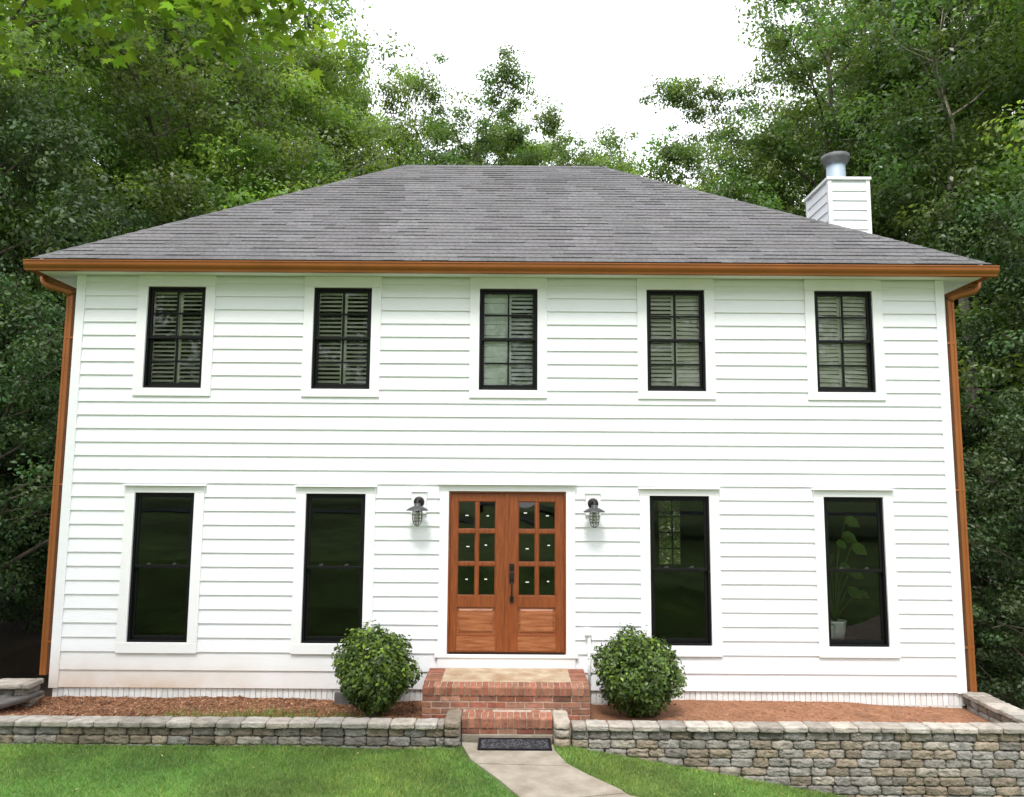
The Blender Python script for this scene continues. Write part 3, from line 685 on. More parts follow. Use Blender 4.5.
# ------------------------------------------------------------------ brick steps, mat
def bricks(m, p0, du, n_u, lu, dv, n_v, lv, depth_dir, dep, gap=.010, offset=True, jit=.003, rnd=None):
    r_ = rnd
    p0, du, dv, dd = map(Vector, (p0, du, dv, depth_dir))
    for j in range(n_v):
        off = (lu / 2 if (offset and j % 2) else 0)
        u = -off; L = n_u * lu
        while u < L - .001:
            a, b = max(u, 0) + gap / 2, min(u + lu, L) - gap / 2; u += lu
            if b - a < .02: continue
            k = r_.uniform(.62, 1.18); g = r_.uniform(.86, 1.22); tn = (k, k * g * .98, k * g * r_.uniform(.9, 1.1))
            if r_.random() < .10: tn = (k * 1.25, k * 1.55, k * 1.7)
            if r_.random() < .08: tn = (k * .6, k * .65, k * .7)
            o = dd * r_.uniform(-jit, jit); v0, v1 = j * lv + gap / 2, (j + 1) * lv - gap / 2
            q = [p0 + du * a + dv * v0 + o, p0 + du * b + dv * v0 + o, p0 + du * b + dv * v1 + o, p0 + du * a + dv * v1 + o]
            m.hexa([*(s_ - dd * dep for s_ in (q[0], q[1], q[2], q[3])), *q], tn)
rb = random.Random(4)
steps = empty('brick_steps', (-.045, -.6, 0), 'red brick entry steps with a stained concrete landing below the wooden double door', 'steps')
X0, X1, YF, ZL = -.985, .895, -.95, .492
MB().box(X0 + .004, X1 - .004, YF + .004, -.08, -.3, ZL - .004).build('landing_core', MAT['mortar'], steps)
m = MB()
nu = 28; lu = (X1 - X0) / nu
# rowlock nosing: one brick on edge, deep 0.2, with a slightly rounded outer edge
for i in range(nu):
    a, b = X0 + i * lu + .004, X0 + (i + 1) * lu - .004; k = rb.uniform(.66, 1.15); g = rb.uniform(.85, 1.2); tn = (k, k * g, k * g); o = rb.uniform(-.003, .003)
    prof = [(YF - .012 + o, ZL - .098), (YF - .012 + o, ZL - .018), (YF + .006 + o, ZL + o * .5), (YF + .195, ZL + .002 + o * .5), (YF + .195, ZL - .098)]
    m.prism_x(prof, a, b, tn)
bricks(m, (X0, YF, ZL - .100 - .068 * 5), (1, 0, 0), 9, (X1 - X0) / 9, (0, 0, 1), 5, .068, (0, -1, 0), .09, rnd=rb)
for xs_, dd in ((X0, -1), (X1, 1)):
    bricks(m, (xs_, YF + .01, ZL - .100 - .068 * 5), (0, 1, 0), 4, .215, (0, 0, 1), 5, .068, (dd, 0, 0), .09, rnd=rb)
    y = YF + .20
    while y < -.10:      # side borders of bricks laid flat and showing on the side
        k = rb.uniform(.66, 1.15); g = rb.uniform(.9, 1.2); a, b = (xs_ - .004, xs_ + .19) if dd < 0 else (xs_ - .19, xs_ + .004)
        m.box(a, b, y + .004, y + .063, ZL - .098, ZL + rb.uniform(-.001, .003), (k, k * g, k * g)); y += .0672
m.build('landing_bricks', MAT['brick'], steps, bevel=.004)
MB().box(X0 + .195, X1 - .195, YF + .20, -.076, ZL - .02, ZL + .004).build('landing_top', MAT['landing'], steps, bevel=.004)
SX0, SX1, SY, SZ = -.520, .462, -1.255, .246
MB().box(SX0 + .002, SX1 - .002, SY + .004, YF - .002, -.2, SZ - .004).build('step_core', MAT['mortar'], steps)
m = MB(); nu = 14; lu = (SX1 - SX0) / nu
for i in range(nu):
    a, b = SX0 + i * lu + .004, SX0 + (i + 1) * lu - .004; k = rb.uniform(.75, 1.2); g = rb.uniform(.88, 1.18); tn = (k, k * g, k * g); o = rb.uniform(-.003, .003)
    m.prism_x([(SY - .010 + o, SZ - .112), (SY - .010 + o, SZ - .02), (SY + .008 + o, SZ + o * .5), (SY + .20, SZ + .001), (SY + .20, SZ - .112)], a, b, tn)
bricks(m, (SX0, SY, SZ - .114 - .066), (1, 0, 0), 5, (SX1 - SX0) / 5, (0, 0, 1), 1, .066, (0, -1, 0), .09, rnd=rb)
for i in range(9): 
    k = rb.uniform(.7, 1.1); a = SX0 + .03 + i * .104; m.box(a, a + .095, SY + .205, YF - .016, SZ - .06, SZ - .004 + rb.uniform(-.003, .003), (k, k, k))
m.build('step_bricks', MAT['brick'], steps, bevel=.004)
m = MB(); x = SX0
m.box(SX0 + .002, SX1 - .002, SY - .006, SY + .10, -.1, SZ - .180); m.build('step_footing', MAT['concrete'], steps, bevel=.006)

m = MB(); mx0, mx1, my0, my1, mz = -.332, .435, -1.635, -1.285, .024
mz = .5 * float(gz(-.5, -1.45)) + .5 * float(gz(0, -1.45)) + .024
m.box(mx0, mx1, my0, my1, mz - .008, mz + .008)
for a, b, c, d in ((mx0, mx1, my0, my0 + .018), (mx0, mx1, my1 - .018, my1), (mx0, mx0 + .018, my0 + .018, my1 - .018), (mx1 - .018, mx1, my0 + .018, my1 - .018)): m.box(a, b, c, d, mz + .0082, mz + .014)
nx, ny = 26, 11
for i in range(nx):
    for j in range(ny):
        cx_, cy_ = mx0 + .03 + (mx1 - mx0 - .06) * (i + .5 + (.25 if j % 2 else -.25)) / nx, my0 + .026 + (my1 - my0 - .052) * (j + .5) / ny
        k = 2.5 + 9 * rb.random() ** 2; a, b = .0125, .0115
        m.add([(cx_ - a, cy_, mz + .0082), (cx_, cy_ - b, mz + .0082), (cx_ + a, cy_, mz + .0082), (cx_, cy_ + b, mz + .0082), (cx_, cy_, mz + .0135)], [(0, 1, 4), (1, 2, 4), (2, 3, 4), (3, 0, 4)], (k, k, k * 1.03))
tag(m.build('doormat', MAT['rubber'], None, (0.05, -1.46, mz)), 'black rubber doormat with a diamond pattern on the concrete path', 'doormat')

# ------------------------------------------------------------------ stone retaining walls
def unit_block(n=4):
    """surface of a cube as grid points, vertices merged"""
    idx = {}; V = []; F = []
    def vid(p):
        k = tuple(round(c, 4) for c in p)
        if k not in idx: idx[k] = len(V); V.append(p)
        return idx[k]
    g = [-1 + 2 * i / n for i in range(n + 1)]
    for ax in range(3):
        for s_ in (-1, 1):
            for i in range(n):
                for j in range(n):
                    q = []
                    for a, b in ((g[i], g[j]), (g[i + 1], g[j]), (g[i + 1], g[j + 1]), (g[i], g[j + 1])):
                        p = [0, 0, 0]; p[ax] = s_; p[(ax + 1) % 3] = a; p[(ax + 2) % 3] = b; q.append(vid(tuple(p)))
                    F.append(q if s_ > 0 else q[::-1])
    return np.array(V), np.array(F)
UBV, UBF = unit_block(6)
class Rocks:
    def __init__(s, seed): s.V = []; s.F = []; s.T = []; s.n = 0; s.r = np.random.default_rng(seed)
    def add(s, c, half, tone, rough=.06, p=5.0, rot=0.0, tilt=0.0, top=False):
        v = UBV.copy(); q = (np.abs(v) ** p).sum(1) ** (1 / p); v = v / q[:, None] * (1 + .0)
        v = v * np.array(half)
        nz = s.r.normal(0, 1, v.shape); v = v + nz * rough * min(half) * .8
        if tilt: v[:, 2] += v[:, 0] * tilt
        if rot: cr, sr = math.cos(rot), math.sin(rot); v[:, :2] = np.stack([v[:, 0] * cr - v[:, 1] * sr, v[:, 0] * sr + v[:, 1] * cr], 1)
        s.V.append(v + np.array(c)); s.F.append(UBF + s.n); s.n += len(v); s.T.append(np.tile(np.array(tone), (len(UBF), 1)))
    def build(s, name, mat, parent=None, at=(0, 0, 0)):
        return np_mesh(name, np.concatenate(s.V) - np.array(at), np.concatenate(s.F), mat, parent, at, np.concatenate(s.T), smooth=True)
PAL = [((.92, .92, .92), 5), ((.98, 1.0, 1.03), 3), ((.68, .67, .66), 3), ((1.05, .93, .78), 3), ((.78, .69, .58), 2), ((1.12, 1.09, 1.03), 3), ((.90, .81, .70), 3)]
PC = [p for p, k in PAL for _ in range(k)]
def stone_wall(name, label, p0, p1, ztop, zbot, seed, course=.0895, bw=.232, depth=.20, cap_over=.018, cap_h=.058, capw=.262):
    """wall from p0 to p1 (xy); front face to the right-hand side of the direction p0->p1; zbot may be a function of distance"""
    t = empty(name, ((p0[0] + p1[0]) / 2, (p0[1] + p1[1]) / 2, 0), label, 'stone wall')
    d = Vector((p1[0] - p0[0], p1[1] - p0[1])); L = d.length; d.normalize(); nr = Vector((d.y, -d.x)); rot = math.atan2(d.y, d.x)
    r_ = random.Random(seed); R = Rocks(seed); z = ztop - cap_h; k = 0
    zb = zbot if callable(zbot) else (lambda s_: zbot)
    zmin = min(zb(L * i / 20) for i in range(21))
    while z > zmin - .02:
        u = -(r_.uniform(.2, .8)) * bw
        while u < L:
            ln = bw * r_.choice((1, 1, 1, 1, .72, 1.15)); a, b = max(u, 0), min(u + ln, L); u += ln
            if b - a < .07 or z < zb((a + b) / 2) - .02: continue
            if k == 0 and r_.random() < .0: continue
            c = PC[r_.randrange(len(PC))]; f = r_.uniform(.80, 1.15); 
            if k == 0: f *= .80  # shade under the cap stones put into the top course's tone
            s_ = (a + b) / 2; o = r_.uniform(-.006, .006) - depth / 2
            x, y = p0[0] + d.x * s_ + nr.x * o, p0[1] + d.y * s_ + nr.y * o
            R.add((x, y, z - course / 2), ((b - a) / 2 - .0015, depth / 2, course / 2 - .001), tuple(q * f for q in c), rough=.13, p=11.0, rot=rot)
        z -= course; k += 1
    R.build('blocks', MAT['stone'], t)
    K = Rocks(seed + 50); u = -r_.uniform(.1, .6) * capw
    while u < L:
        ln = capw * r_.choice((1, 1, 1, .9, 1.06)); a, b = max(u, 0), min(u + ln, L); u += ln
        if b - a < .06: continue
        s_ = (a + b) / 2; o = cap_over - depth / 2 + r_.uniform(-.005, .005); f = r_.uniform(.66, 1.15); w_ = r_.uniform(.92, 1.03)
        x, y = p0[0] + d.x * s_ + nr.x * o, p0[1] + d.y * s_ + nr.y * o
        K.add((x, y, ztop - cap_h / 2 + r_.uniform(-.003, .003)), ((b - a) / 2 - .002, depth / 2 + .012, cap_h / 2), (f, f * (1 + w_) / 2, f * w_), rough=.09, p=14, rot=rot, tilt=r_.uniform(-.012, .012))
    K.build('cap_stones', MAT['cap'], t)
    return t
FY = -1.45
stone_wall('stone_wall', 'low grey block wall with pale cap stones left of the brick steps', (-9.0, FY), (-.69, FY), .236, -.02, 31)
stone_wall('stone_wall', 'taller mottled block retaining wall with pale cap stones right of the brick steps', (.655, FY), (5.82, FY), .226, lambda s_: float(gz(.655 + s_, -1.6)) - .05, 32)
stone_wall('stone_wall', 'block wall running back from the front wall to the right house corner', (5.60, .0), (5.60, -1.27), .232, -.7, 33, depth=.26)
stone_wall('stone_wall', 'short capped stone wall running left from the left downspout', (-9.0, -.30), (-5.74, -.30), .335, .06, 34, capw=.42, cap_over=.05, cap_h=.06, depth=.30)
R = Rocks(77)
for x in (-.612, .548):
    for k, z in enumerate((-.02, .065, .155)): R.add((x, -1.38, z), (.088, .115, .045), PC[rr.randrange(len(PC))], rough=.08, p=6)
tag(R.build('step_pier', MAT['stone'], None, (-.03, -1.38, 0)), 'grey block piers hugging both sides of the lower brick step', 'stone pier') if False else None
def pier(x, label, tone, seed):
    t = empty('step_pier', (x, -1.3, 0), label, 'stone pier', 'block piers flanking the lower step')
    R = Rocks(seed)
    for k, z in enumerate((-.045, .05, .145)): R.add((x, -1.285, z), (.083, .215, .046), PC[(seed + k * 5) % len(PC)], rough=.08, p=6)
    R.build('blocks', MAT['stone'], t)
    R = Rocks(seed + 9); R.add((x, -1.245, .226), (.084, .262, .038), tone, rough=.10, p=7); R.build('cap_stones', MAT['cap'], t)
pier(-.608, 'dark brownish capped pier left of the lower brick step', (.55, .49, .42), 5)
pier(.550, 'pale capped pier right of the lower brick step', (1.02, .98, .92), 8)

# loose things by the left corner
m = MB(); k = 10
pts = [(-5.72, -.20, .20), (-5.86, -.40, .165), (-6.08, -.62, .135), (-6.38, -.92, .115)]
L_, R_ = [], []
for i, p in enumerate(pts):
    p = Vector(p); d = (Vector(pts[min(i + 1, 3)]) - Vector(pts[max(i - 1, 0)])).normalized(); s_ = d.cross(Vector((0, 0, 1))).normalized(); wd = .15 + .03 * i
    row = [p - s_ * wd + Vector((0, 0, .05)), p - s_ * (wd - .02) + Vector((0, 0, .012)), p + s_ * (wd - .02) + Vector((0, 0, .012)), p + s_ * wd + Vector((0, 0, .05))]
    low = [q - Vector((0, 0, .022)) for q in row]; L_.append(row + low[::-1])
vs = sum(L_, []); n = 8
m.add(vs, [(i * n + j, i * n + (j + 1) % n, (i + 1) * n + (j + 1) % n, (i + 1) * n + j) for i in range(3) for j in range(n)] + [tuple(range(8))[::-1], tuple(range(24, 32))])
tag(m.build('splash_block', MAT['darkpl'], None, (-6.0, -.5, .15)), 'grey sloping splash trough below the left downspout on red mulch', 'splash block')
tag(MB().box(-2.13, -1.80, -.20, -.05, .04, .225).build('concrete_block', MAT['darkpl'], None, (-1.96, -.12, .04), bevel=.008), 'small pale concrete block on the mulch behind the left round shrub', 'concrete block')
m = MB(); m.lathe([(.0, .0), (.25, .0), (.28, .05), (.30, .75), (.31, .80), (.28, .80), (.27, .75), (.0, .70)], (-8.75, 2.6, .25), 24)
tag(m.build('barrel', MAT['blue'], None, (-8.75, 2.6, .25)), 'blue plastic barrel in the dark wood at the far left edge', 'barrel')

# things behind the right-hand window
def houseplant(x, y, z):
    t = empty('house_plant', (x, y, z), 'potted plant with broad pale leaves behind the right lower window', 'plant')
    MB().lathe([(0, 0), (.11, 0), (.14, .22), (.15, .24), (.13, .24), (.0, .22)], (x, y, z), 20).build('pot', MAT['white'], t)
    s = MB(); LV = []; r_ = random.Random(2)
    for i in range(15):
        a = r_.uniform(0, 6.28); h = .62 + .95 * (i / 14); rad = .10 + .22 * r_.random(); tip = Vector((x + math.cos(a) * rad, y + math.sin(a) * rad * .7, z + h))
        s.tube([(x, y, z + .2), (x + math.cos(a) * rad * .3, y + math.sin(a) * rad * .3, z + h * .6), tip], .006, 5)
        d = Vector((math.cos(a), math.sin(a) * .6 - .3, -.75)).normalized(); sd = d.cross(Vector((0, 1, .2))).normalized(); n_ = sd.cross(d); ln = r_.uniform(.16, .26); k = r_.uniform(.8, 1.5)
        P = [tip + d * ln * u + sd * ln * w_ * sg + n_ * (abs(w_) * .08) for u, w_, sg in ((0, 0, 1), (.2, .28, 1), (.55, .30, 1), (1, 0, 1), (.55, .30, -1), (.2, .28, -1))]
        LV.append(MB().add(P, [(0, 1, 2, 3), (0, 3, 4, 5)], (k * 1.1, k * 1.15, k * 1.1)))
    s.build('stem', MAT['shrub'], t); [q.build('leaf', MAT['maple'], t) for q in LV]
houseplant(4.22, .42, .78)
m = MB(); m.box(4.0, 4.5, .20, .62, .74, .775); [m.box(a, a + .03, b, b + .03, .602, .74) for a in (4.01, 4.46) for b in (.21, .58)]
tag(m.build('plant_stand', MAT['wood'], None, (4.25, .4, .602)), 'low wooden stand inside the right lower window', 'stand')
m = MB(); m.lathe([(.0, 0), (.075, 0), (.09, .20), (.093, .205), (.085, .205), (.07, .01), (0, .01)], (4.09, .30, .777), 20)
tag(m.build('bucket', MAT['white'], None, (4.09, .30, .777)), 'small white bucket on the stand inside the right lower window', 'bucket')

# ------------------------------------------------------------------ foliage
def leaf_quads(P, Nn, size, r, aspect=.55, fold=.12, var=.35):
    n = len(P); Nn = Nn / np.linalg.norm(Nn, axis=1)[:, None]
    a = r.normal(size=(n, 3)); a = a - (a * Nn).sum(1)[:, None] * Nn; a /= np.linalg.norm(a, axis=1)[:, None]; b = np.cross(Nn, a)
    s = size * (1 + r.uniform(-var, var, n))[:, None]; w_ = s * aspect
    v0 = P - a * s * .5; v2 = P + a * s * .5; v1 = P + b * w_ * .5 + Nn * s * fold - a * s * .05; v3 = P - b * w_ * .5 + Nn * s * fold - a * s * .05
    V = np.stack([v0, v1, v2, v3], 1).reshape(-1, 3)
    return V, np.arange(n * 4).reshape(n, 4)
def polar(az, el): return np.array([math.cos(az) * math.cos(el), math.sin(az) * math.cos(el), math.sin(el)])

def gen_tree(seed, H, base, R, nl, ns, nc, nleaf, leaf, top=.9, profile='oak', cr=.55, wander=.4, rt=None, tonev=.25):
    r = np.random.default_rng(seed); tm = MB(); k = 9
    tp = [np.array([0, 0, -.35])]; off = np.zeros(2)
    for i in range(1, k + 1): off = off + r.normal(0, wander * H / 60, 2); tp.append(np.array([off[0], off[1], H * top * i / k]))
    r0 = rt or (.010 * H + .04); rad = [r0 * (1.25 if i == 0 else 1) * (1 - .86 * (i / k)) for i in range(k + 1)]
    tm.tube([tuple(p) for p in tp], rad, 9)
    def trunk(t):
        s = t * k / top if t < top else k; s = min(s, k - .001); i = int(s); return tp[i] + (tp[i + 1] - tp[i]) * (s - i), rad[i] + (rad[i + 1] - rad[i]) * (s - i)
    cl = []; az = r.uniform(0, 6.28)
    for i in range(nl):
        t = base + (top - base) * ((i + r.uniform(0, .8)) / nl); az += 2.4 + r.normal(0, .35); u = (t - base) / (1 - base)
        pf = {'oak': math.sin(math.pi * (u * .82 + .16)) ** .6, 'column': .65 + .35 * math.sin(math.pi * u), 'cone': 1 - .78 * u, 'shrub': math.sin(math.pi * (u * .7 + .26))}[profile]
        L = R * pf * r.uniform(.72, 1.12); el = .15 + .75 * u + r.normal(0, .12); p, rr_ = trunk(t); d = polar(az, el)
        pts = [p]; q = p.copy()
        for s in range(1, 5):
            d = d + np.array([r.normal(0, .13), r.normal(0, .13), .07 - .10 * (s > 2)]); d /= np.linalg.norm(d); q = q + d * L / 4; pts.append(q.copy())
        r1 = min(rr_ * .6, .018 * L + .012); tm.tube([tuple(x) for x in pts], [r1, r1 * .75, r1 * .55, r1 * .35, r1 * .15], 6, caps=False)
        for j in range(ns):
            s = .30 + .70 * (j + r.uniform(0, 1)) / ns; s4 = min(s * 4, 3.999); ii = int(s4); p2 = pts[ii] + (pts[ii + 1] - pts[ii]) * (s4 - ii)
            d2 = polar(az + r.choice((-1, 1)) * r.uniform(.4, 1.3), r.uniform(-.15, .75)); l2 = L * r.uniform(.20, .42) * (1.25 - .6 * s) + .25
            e2 = p2 + d2 * l2 + np.array([0, 0, .1 * l2]); m2 = p2 + d2 * l2 * .5 + r.normal(0, .05, 3)
            r2 = max(.014, r1 * .4 * (1.2 - s * .7)); tm.tube([tuple(p2), tuple(m2), tuple(e2)], [r2, r2 * .7, r2 * .4], 4, caps=False)
            for c in range(nc):
                f = (c + 1) / nc; cl.append(p2 + (e2 - p2) * f + r.normal(0, .15, 3) * (.5 + f))
    for i in range(max(3, nl // 4)): cl.append(tp[-1] + np.array([r.normal(0, R * .14), r.normal(0, R * .14), r.uniform(-.10, .10) * H * .9]))
    C = np.array(cl); m = len(C); crs = cr * r.uniform(.6, 1.35, m)
    idx = np.repeat(np.arange(m), nleaf); n = len(idx)
    d = r.normal(size=(n, 3)); d /= np.linalg.norm(d, axis=1)[:, None]; rad_ = r.random(n) ** .42
    P = C[idx] + d * (crs[idx] * rad_)[:, None] * np.array([1, 1, .52])
    Nn = np.array([0, 0, .45]) + r.normal(0, .42, (n, 3)) + d * .85
    V, F = leaf_quads(P, Nn, leaf, r)
    ct = r.uniform(1 - tonev, 1 + tonev, m); cy = r.uniform(.82, 1.18, m)
    tt = ct[idx] * r.uniform(.75, 1.3, n); T = np.stack([tt * cy[idx], tt, tt * .9], 1)
    return tm, V, F, T

PROTO = {}
LEAFM = dict(maple='leaf_bright', bright='leaf_bright', low='leaf', under='leaf_shaded', shade='leaf_shaded')
def proto(kind, seed, **kw): PROTO[kind] = gen_tree(seed, **kw)
proto('oak', 1, H=17, base=.28, R=4.6, nl=30, ns=7, nc=2, nleaf=165, leaf=.112, profile='oak', cr=.68)
proto('maple', 2, H=16, base=.16, R=4.2, nl=34, ns=7, nc=2, nleaf=165, leaf=.112, profile='oak', cr=.66, tonev=.32)
proto('airy', 3, H=18, base=.30, R=3.2, nl=24, ns=8, nc=3, nleaf=85, leaf=.112, profile='column', cr=.46, wander=.7)
proto('tall', 4, H=20, base=.22, R=3.8, nl=36, ns=6, nc=2, nleaf=165, leaf=.115, profile='column', cr=.66)
proto('low', 5, H=9, base=.06, R=2.7, nl=26, ns=6, nc=2, nleaf=150, leaf=.085, profile='shrub', cr=.48, tonev=.35)
proto('under', 6, H=6, base=.04, R=2.1, nl=22, ns=6, nc=3, nleaf=70, leaf=.082, profile='shrub', cr=.38, tonev=.35)
PROTO['bright'] = gen_tree(15, H=9, base=.10, R=2.9, nl=28, ns=6, nc=2, nleaf=150, leaf=.085, profile='shrub', cr=.50, tonev=.38)
PROTO['shade'] = PROTO['low']
proto('forked', 19, H=18, base=.50, R=3.6, nl=24, ns=6, nc=2, nleaf=150, leaf=.115, profile='oak', cr=.62, rt=.20, wander=.9)
FIRST = {}
def plant(kind, x, y, H, rz, label, group='woodland trees around the house', name='tree', lean=(0, 0), wide=1.0):
    z = float(gz(x, y)) - .05
    H0 = dict(oak=17, maple=16, airy=18, tall=20, low=9, under=6, bright=9, shade=9, forked=18)[kind]; s = H / H0
    if kind not in FIRST:
        tm, V, F, T = PROTO[kind]
        t = empty(name, (0, 0, 0), label, 'tree', group)
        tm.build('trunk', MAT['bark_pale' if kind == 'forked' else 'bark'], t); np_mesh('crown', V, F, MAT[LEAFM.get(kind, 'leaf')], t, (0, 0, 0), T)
        FIRST[kind] = t; t.location = (x, y, z); t.rotation_euler = (lean[0], lean[1], rz); t.scale = (s * wide, s * wide, s); return t
    c = copy_tree(FIRST[kind], (x, y, z), rz, (s * wide, s * wide, s), label); c.rotation_euler = (lean[0], lean[1], rz); c['group'] = group
    return c
BW = 'tree massed in the dark wood behind the nearer trees'
TREES = [
 ('maple', -12.6, 6.0, 17.5, .3, 'broad leafy tree filling the left edge of the picture beside the house'),
 ('oak', -9.2, 10.0, 18.0, 1.9, 'tall tree rising behind the left slope of the roof'),
 ('maple', -7.4, 13.0, 18.6, 4.0, 'tall tree whose right side forms the left edge of the open sky'),
 ('bright', -4.9, 16.5, 17.9, 2.0, 'rounded dense tree peeping over the left hip beside the sky'),
 ('bright', -7.4, 10.0, 12.6, 5.2, 'brighter green lower tree leaning over the left hip of the roof'),
 ('shade', -10.2, 4.6, 10.5, .8, 'mid height bushy tree left of the left gutter corner'),
 ('under', -8.3, 2.6, 5.8, 3.1, 'dark understorey tree beside the left downspout'),
 ('under', -10.2, 5.4, 6.2, .4, 'dark bushy sapling deep in shade at the left edge'),
 ('airy', -1.5, 19.0, 18.6, .9, 'thin airy tree showing sky through its crown above the ridge'),
 ('airy', .9, 20.5, 18.4, 3.3, 'sparse tree standing just right of the airy tree above the ridge'),
 ('low', 3.9, 19.0, 15.6, 1.0, 'small tree top in the gap between ridge and right hip'),
 ('low', -3.2, 21.0, 16.2, 4.4, 'low tree top showing along the left end of the ridge'),
 ('airy', -3.0, 19.5, 17.4, 2.2, 'sparse tree left of the airy tree above the ridge'), ('bright', 2.6, 22.0, 16.6, 1.4, 'yellow green tree top at the right end of the ridge'), ('tall', 12.6, 11.5, 19.8, 1.2, 'tall dense tree filling in behind the pale forked trunk'),
 ('bright', 5.0, 17.0, 14.4, 2.4, 'rounded yellow green tree top right of the sky gap above the right hip'),
 ('low', .2, 22.0, 16.9, 2.5, 'low bright tree top behind the middle of the ridge'),
 ('low', 5.6, 21.0, 15.9, .2, 'low tree top left of the airy right hand tree above the right hip'),
 ('airy', 7.2, 13.0, 16.6, 5.0, 'airy tree at the right edge of the open sky'),
 ('airy', 8.8, 12.0, 19.5, 2.2, 'tall open tree behind the chimney reaching the top of the picture'),
 ('low', 6.9, 12.5, 12.8, 3.5, 'leafy tree filling in just left of the chimney above the right hip'),
 ('forked', 10.3, 8.0, 18.5, 1.2, 'tall tree with a pale forked trunk right of the chimney'),
 ('maple', 13.2, 5.5, 17.5, 5.6, 'broad leafy tree filling the right edge of the picture'),
 ('shade', 10.4, 4.4, 9.8, 2.6, 'bushy tree right of the right gutter corner'),
 ('under', 8.7, 2.2, 5.2, 1.3, 'dark understorey tree beside the right downspout'),
 ('under', 11.0, 5.0, 6.0, 4.9, 'shaded sapling at the right edge behind the side wall'),
 ('under', -8.4, 1.4, 3.0, 2.9, BW), ('under', -9.3, 3.9, 4.2, .9, BW), ('under', -10.6, 8.0, 5.0, 3.9, BW), ('under', -9.7, 8.2, 6.5, 2.2, BW), ('under', -11.3, 7.0, 5.5, 4.2, BW), ('under', 10.0, 6.6, 6.0, 1.2, BW), ('maple', -14.5, 17.5, 19.5, 1.4, BW), ('maple', -9.5, 18.0, 19.5, 2.9, BW), ('oak', 13.0, 13.5, 19.0, 1.1, BW),
 ('oak', -16.5, 12.0, 18.5, 2.8, BW), ('tall', -13.0, 15.0, 19.5, .2, BW), ('oak', -19, 7.0, 17.5, 4.3, BW), ('tall', -11.5, 19.0, 20.0, 3.0, BW), ('oak', -17, 19, 18.0, 1.0, BW),
 ('shade', -13.6, 9.0, 10.0, 3.0, BW), ('shade', -15.0, 4.0, 9.0, 1.0, BW), ('shade', -11.5, 12.5, 11.0, 5.0, BW), ('under', -12.6, 8.0, 6.0, 2.0, BW), ('shade', -18, 12, 9.5, 0.5, BW),
 ('oak', 16.0, 12.0, 19.0, .7, BW), ('tall', 14.5, 17.0, 20.5, 2.4, BW), ('oak', 12.0, 20.0, 19.0, 5.1, BW), ('oak', 19.0, 7.0, 18.0, 3.6, BW), ('tall', 17.5, 20, 20.0, 4.0, BW),
 ('shade', 13.5, 9.5, 10.0, .6, BW), ('shade', 15.5, 5.0, 9.0, 2.0, BW), ('shade', 12.0, 13.5, 11.0, 4.0, BW), ('under', 13.4, 8.5, 6.0, 5.5, BW), ('shade', 18.5, 12, 9.5, 1.5, BW),
]
for k in TREES: plant(*k, wide={17.9: .62, 16.9: .72, 15.9: .75, 16.2: .8}.get(k[3], 1.0))

for x, y, H, rz in ((-11, -26, 16, .5), (6.5, -35, 18, 4.0)):
    plant('oak', x, y, H, rz, 'tall tree across the front lawn seen only as a reflection in the windows', 'front yard trees reflected in the windows')
